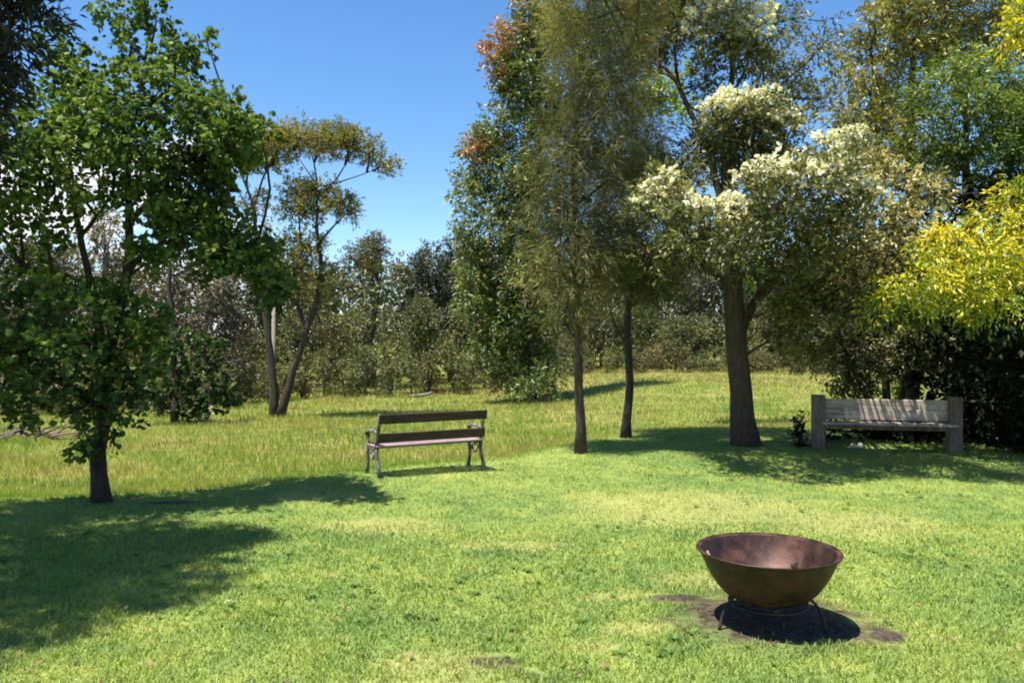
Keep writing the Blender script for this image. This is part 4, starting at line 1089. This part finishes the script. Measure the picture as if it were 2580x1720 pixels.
# dry branch pile at the far left of the meadow
brp = empty('branch_pile', on_ground(60, 19.5), 'dry brown branch pile in the meadow at the left edge', 'branch pile')
for i in range(16):
    mb = MB(); c = np.array(brp.location) + np.array([rnd.uniform(-1.3, 1.3), rnd.uniform(-.5, .5), rnd.uniform(.02, .18)])
    a = rnd.uniform(-.5, .5) + (math.pi if rnd.random() < .5 else 0); L = rnd.uniform(.4, 1.0); up = rnd.uniform(-.02, .35)
    e = c + np.array([math.cos(a) * L, math.sin(a) * L * .6, up]); m_ = (c + e) / 2 + [0, 0, rnd.uniform(0, .1)]
    mb.tube([c, m_, e], [.03, .024, .008], 6, .15); mb.build('branch', M['bark_log'] if i % 3 else M['bark_brown'], brp)

# ------------------------------------------------------------------ wood, iron, rust
def wood_mat(name, c1, c2, axis, rough=.6, spec=.3, gscale=30):
    m, t, out = new_mat(name)
    p = pos(t)
    mp = t.nodes.new('ShaderNodeMapping'); mp.inputs['Rotation'].default_value = (0, 0, axis)
    mp.inputs['Scale'].default_value = (1, 1, 1)
    t.links.new(p, mp.inputs[0])
    mp2 = t.nodes.new('ShaderNodeMapping'); mp2.inputs['Scale'].default_value = (.06, 1, 1); t.links.new(mp.outputs[0], mp2.inputs[0])
    n1 = noise(t, mp2.outputs[0], gscale, 5, .6, .8)
    n2 = noise(t, p, 5, 4)
    f = mth(t, 'ADD', mth(t, 'MULTIPLY', n1, .6), mth(t, 'MULTIPLY', n2, .4))
    col = ramp(t, f, [(.36, c1), (.64, c2)])
    b = t.nodes.new('ShaderNodeBsdfPrincipled'); b.inputs['Roughness'].default_value = rough
    b.inputs['Specular IOR Level'].default_value = spec
    t.links.new(col, b.inputs['Base Color'])
    bp = t.nodes.new('ShaderNodeBump'); bp.inputs['Strength'].default_value = .5; bp.inputs['Distance'].default_value = .006
    t.links.new(n1, bp.inputs['Height']); t.links.new(bp.outputs[0], b.inputs['Normal'])
    t.links.new(b.outputs[0], out.inputs['Surface'])
    return m

def metal_mat(name, c1, c2, c3, rough=.55, metallic=.4, scale=9, ash=None):
    m, t, out = new_mat(name)
    p = pos(t)
    n1 = noise(t, p, scale, 5, .65, .4)
    col = ramp(t, n1, [(.33, c1), (.5, c2), (.68, c3)])
    b = t.nodes.new('ShaderNodeBsdfPrincipled')
    rg_ = mrange(t, n1, .3, .7, rough - .12, rough + .15)
    t.links.new(rg_, b.inputs['Roughness'])
    b.inputs['Metallic'].default_value = metallic
    if ash:  # pale blotch mixed into the colour around the given centre
        (ax_, ay_, az_, ar) = ash
        mp = t.nodes.new('ShaderNodeMapping'); mp.inputs['Location'].default_value = (-ax_ / ar, -ay_ / ar, -az_ / ar); mp.inputs['Scale'].default_value = (1 / ar, 1 / ar, 1 / ar)
        t.links.new(p, mp.inputs[0])
        ln = t.nodes.new('ShaderNodeVectorMath'); ln.operation = 'LENGTH'; t.links.new(mp.outputs[0], ln.inputs[0])
        d = mth(t, 'ADD', ln.outputs['Value'], mth(t, 'MULTIPLY', mth(t, 'SUBTRACT', noise(t, p, 14, 4), .5), 1.2))
        col = mixc(t, mrange(t, d, 1.1, .75), col, (.42, .36, .31))
    t.links.new(col, b.inputs['Base Color'])
    bp = t.nodes.new('ShaderNodeBump'); bp.inputs['Strength'].default_value = .4; bp.inputs['Distance'].default_value = .004
    t.links.new(noise(t, p, 60, 4, .7), bp.inputs['Height']); t.links.new(bp.outputs[0], b.inputs['Normal'])
    t.links.new(b.outputs[0], out.inputs['Surface'])
    return m

# ------------------------------------------------------------------ slatted bench, seen from behind
RL = np.array([-1.536, 9.30]); RR = np.array([-.352, 9.98])        # feet under the backrest
along = (RR - RL); LEN = np.linalg.norm(along); along /= LEN
fwd = np.array([-along[1], along[0]])                              # the way a sitter looks: away from the camera
BANG = math.atan2(along[1], along[0])
M['bench_back'] = wood_mat('dark_brown_slat', (.022, .014, .010), (.075, .045, .033), -BANG, .62, .25)  # darker brown than the seat slats
M['bench_seat'] = wood_mat('purple_brown_glare_slat', (.15, .095, .105), (.33, .235, .24), -BANG, .55, .4)  # purple brown wood, with pink sun glare put into the colour
M['iron'] = metal_mat('mottled_cast_iron', (.035, .037, .03), (.09, .09, .075), (.24, .23, .20), .5, .3, 14)  # noise runs from dark iron to whitish
A3 = np.array([along[0], along[1], 0]); F3 = np.array([fwd[0], fwd[1], 0]); U3 = np.array([0, 0, 1.])
g0 = gz(*RL)
O3 = np.array([RL[0], RL[1], 0.])
bench = empty('slatted_bench', (O3[0], O3[1], g0), 'slatted garden bench with curled cast iron ends, seen from behind on the lawn', 'bench')
def bp_(a, f, u):
    q = O3 + A3 * a + F3 * f; return np.array([q[0], q[1], u])
for s, a in ((0, 0.0), (1, LEN)):
    gl = gz(*(bp_(a, 0, 0)[:2])) - .01; gf = gz(*(bp_(a, .46, 0)[:2])) - .01
    # rear leg running up into the backrest post
    mb = MB(); mb.tube([bp_(a, -.03, gl), bp_(a, .03, .13), bp_(a, .085, .25), bp_(a, .085, .345)], [.030, .022, .021, .024], 8, .03, (1, 1.2)); mb.box(bp_(a, -.03, gl + .012), A3 * .03, F3 * .045, U3 * .012, .006); mb.build('leg', M['iron'], bench)
    mb = MB(); mb.tube([bp_(a, .43, gf), bp_(a, .39, .10), bp_(a, .37, .2), bp_(a, .39, .28), bp_(a, .39, .345)], [.028, .021, .020, .022, .022], 8, .03); mb.box(bp_(a, .43, gf + .012), A3 * .03, F3 * .04, U3 * .012, .006); mb.build('leg', M['iron'], bench)
    mb = MB(); mb.tube([bp_(a, .085, .345), bp_(a, .06, .45), bp_(a, .02, .60), bp_(a, -.025, .765)], [.024, .021, .020, .018], 8, .03, (1.1, 1)); mb.build('back_post', M['iron'], bench)
    mb = MB(); mb.tube([bp_(a, .085, .345), bp_(a, .22, .335), bp_(a, .39, .345)], [.02, .017, .02], 8)
    # scroll brace between the legs
    mb.tube([bp_(a, .06, .22), bp_(a, .14, .29), bp_(a, .25, .31), bp_(a, .32, .28), bp_(a, .37, .2)], .011, 6)
    mb.tube([bp_(a, .14, .29), bp_(a, .2, .22), bp_(a, .25, .2), bp_(a, .28, .22), bp_(a, .32, .28)], .010, 6)
    mb.build('seat_bracket', M['iron'], bench)
    arm = [bp_(a, .04, .53), bp_(a, .14, .545), bp_(a, .27, .545), bp_(a, .36, .53), bp_(a, .405, .505), bp_(a, .405, .475), bp_(a, .38, .46), bp_(a, .355, .475), bp_(a, .365, .495)]
    mb = MB(); mb.tube(arm, [.018, .02, .021, .022, .021, .018, .016, .013, .01], 8, 0, (1.5, 1)); 
    mb.tube([bp_(a, .39, .345), bp_(a, .35, .40), bp_(a, .36, .45), bp_(a, .38, .49)], [.018, .014, .014, .016], 8)
    mb.build('armrest', M['iron'], bench)
def slat(f, u, df, du, mat, nm, tilt=0, ext=.02, lab=None):
    ca, sa = math.cos(tilt), math.sin(tilt)
    ax_ = F3 * ca + U3 * sa; up_ = -F3 * sa + U3 * ca
    mb = MB(); mb.box(bp_(LEN / 2, f, u), A3 * (LEN / 2 + ext), ax_ * df, up_ * du, .005)
    o = mb.build(nm, mat, bench)
    if lab: o['label'] = lab
slat(-.045, .70, .012, .056, M['bench_back'], 'back_slat', .17)
slat(.012, .475, .012, .056, M['bench_back'], 'back_slat', .17)
for i in range(5):
    slat(.07 + i * .078, .372 + (.004 if i in (0, 4) else 0), .034, .011, M['bench_seat'], 'seat_slat')
mb = MB(); mb.tube([bp_(.02, .25, .335), bp_(LEN - .02, .25, .335)], .009, 6); mb.build('tie_rod', M['iron'], bench)

# ------------------------------------------------------------------ timber bench in the shade
TL = P(2062, 0, 12.05); TR = P(2404, 0, 11.65)
ta = np.array([TR[0] - TL[0], TR[1] - TL[1], 0]); tl = np.linalg.norm(ta); ta /= tl
tf = np.array([ta[1], -ta[0], 0])                                  # towards the camera
TANG = math.atan2(ta[1], ta[0])
M['timber'] = wood_mat('weathered_grey_timber', (.17, .145, .125), (.50, .44, .39), -TANG, .85, .1, 22)
M['timber_post'] = bark_mat('weathered_post', (.08, .055, .042), (.30, .235, .19), 7, 6)
tg = gz(TL[0], TL[1])
tb_ = empty('timber_bench', (TL[0], TL[1], tg), 'chunky weathered timber bench with thick posts in the shade of the right trees', 'bench')
def tp_(a, f, u): 
    q = np.array([TL[0], TL[1], 0]) + ta * a + tf * f; return np.array([q[0], q[1], u])
for a in (0, tl):
    g = gz(*tp_(a, 0, 0)[:2]) - .03
    mb = MB(); mb.box(tp_(a, 0, (g + .80) / 2), ta * .088, tf * .11, U3 * (.80 - g) / 2, .014, .003); mb.build('post', M['timber_post'], tb_)
for k, (u0, u1) in enumerate(((.445, .60), (.606, .745))):
    mb = MB(); off = 0 if k == 0 else -.02
    mb.box(tp_(tl / 2, .03 + off, (u0 + u1) / 2), ta * (tl / 2 - .09), tf * .02 + U3 * -.003, U3 * (u1 - u0) / 2, .005, .002); mb.build('back_plank', M['timber'], tb_)
for k in range(2):
    mb = MB(); mb.box(tp_(tl / 2, .12 + k * .125, .405), ta * (tl / 2 - (.09 if k < 1 else .02)), tf * .06, U3 * .018, .006, .002); mb.build('seat_plank', M['timber'], tb_)
mb = MB(); mb.box(tp_(tl / 2, .12, .35), ta * (tl / 2 - .09), tf * .02, U3 * .04, .004); mb.build('front_rail', M['timber_post'], tb_)
# two small pale bits added under it
M['bit'] = bark_mat('pale_bit', (.35, .33, .30), (.6, .57, .52), 5, 1)
for px, dx in ((2150, 0), (2168, 0)):
    c = on_ground(px, 12.2); mb = MB(); mb.lathe((c[0], c[1], c[2] - .01), [(.001, 0), (.035, .01), (.045, .04), (.03, .075), (.001, .085)], 10, .08)
    tag(mb.build('bit', M['bit']), 'small pale stone in shade under the timber bench, %s of two' % ('left' if px == 2150 else 'right'), 'bit')

# ------------------------------------------------------------------ fire bowl
BC = np.array([1.427, 4.48]); gb = gz(*BC)
M['rust'] = metal_mat('rusty_brown_steel', (.012, .008, .006), (.035, .018, .013), (.10, .038, .024), .5, .35, 7)
M['rust_in'] = metal_mat('rusty_inner_steel', (.022, .012, .009), (.055, .026, .019), (.12, .05, .034), .45, .35, 6, ash=(1.44, 4.68, .24, .07))
M['rust_dark'] = metal_mat('blackened_steel', (.012, .010, .009), (.04, .026, .02), (.10, .055, .04), .55, .5, 10)
fire = empty('fire_bowl', (BC[0], BC[1], gb), 'rusty brown steel fire bowl on short curved legs on the lawn', 'fire pit')
z0 = .168; zr = .443
prof_out = [(.001, z0), (.12, z0), (.19, z0 + .008), (.234, z0 + .033), (.273, z0 + .073), (.311, z0 + .128), (.340, z0 + .183), (.358, z0 + .225), (.370, zr - .018)]
prof_rim = [(.370, zr - .018), (.386, zr - .010), (.391, zr), (.388, zr + .004), (.376, zr + .001), (.362, zr - .006)]
prof_in = [(.362, zr - .006), (.350, z0 + .226), (.332, z0 + .185), (.303, z0 + .131), (.265, z0 + .078), (.227, z0 + .041), (.185, z0 + .018), (.12, z0 + .010), (.001, z0 + .010)]
c3 = (BC[0], BC[1], 0)
mb = MB(); mb.lathe(c3, prof_out, 72, .003); bo = mb.build('bowl', M['rust'], fire)
mb = MB(); mb.lathe(c3, prof_in, 72, .003); mb.build('inner_bowl', M['rust_in'], fire)
mb = MB(); mb.lathe(c3, prof_rim, 72, .003); mb.build('rim', M['rust'], fire)
# ring stand
ringp = [(.21 + .008 * math.cos(a), .150 + .008 * math.sin(a)) for a in [k * math.pi / 3 for k in range(6)]]
mb = MB(); mb.lathe(c3, ringp, 48, 0, True); mb.build('stand_ring', M['rust_dark'], fire)
for k in range(3):
    a = math.radians((196, -22, 88)[k])
    d = np.array([math.cos(a), math.sin(a), 0])
    c = np.array([BC[0], BC[1], 0])
    gl = gz(*(c + d * .34)[:2])
    q, rr = resample([c + d * .205 + U3 * .205, c + d * .25 + U3 * .17, c + d * .285 + U3 * .11, c + d * .30 + U3 * .04, c + d * .305 + U3 * gl], [.009, .009, .009, .009, .010], 10)
    mb = MB(); mb.tube(q, rr, 8); mb.build('leg', M['rust_dark'], fire)
# lugs on the rim and a small pale tab inside
def lug(ang, r, z, mat, sz, nm='lug', tilt=0):
    d = np.array([math.cos(ang), math.sin(ang), 0]); e = np.array([-d[1], d[0], 0])
    upv = U3 * math.cos(tilt) + d * math.sin(tilt); dn = d * math.cos(tilt) - U3 * math.sin(tilt)
    mb = MB(); mb.box(np.array([BC[0], BC[1], 0]) + d * r + U3 * z, e * sz[0], dn * sz[1], upv * sz[2], .003); return mb.build(nm, mat, fire)
fa = -math.radians(88)
lug(fa, .380, zr + .012, M['rust_dark'], (.016, .010, .010))
lug(fa + .03, .380, zr + .024, M['rust'], (.008, .007, .005))
lug(math.radians(150), .336, z0 + .205, M['bit'], (.014, .003, .018), 'pale_tab', .42)
# cold ash and charred twigs inside
mb = MB()
mb.lathe((BC[0], BC[1], z0 + .011), [(.001, .03), (.04, .028), (.08, .018), (.12, .008), (.15, .002), (.16, .0)], 30, .05)
M['ash'] = bark_mat('grey_ash', (.14, .125, .115), (.40, .37, .34), 6, 1)
o = mb.build('ash_heap', M['ash']); tag(o, 'pale grey ash heap lying in the fire bowl', 'ash')
for k in range(4):
    a = rnd.uniform(0, 6.28); c = np.array([BC[0] + math.cos(a) * .06, BC[1] + .04 + math.sin(a) * .06, z0 + .05 + k * .012])
    e = c + np.array([math.cos(a + 1.3) * .13, math.sin(a + 1.3) * .13, .02])
    mb = MB(); mb.tube([c, (c + e) / 2, e], [.012, .014, .008], 6, .15)
    tag(mb.build('charred_stick', M['bark_dark']), 'short charred stick on the ash in the fire bowl', 'stick', 'charred sticks in the fire bowl')

for o in bpy.data.objects:
    for k in ('_w', '_loc'):
        if k in o: del o[k]

print('FACES', sum(len(o.data.polygons) for o in bpy.data.objects if o.type=='MESH'))
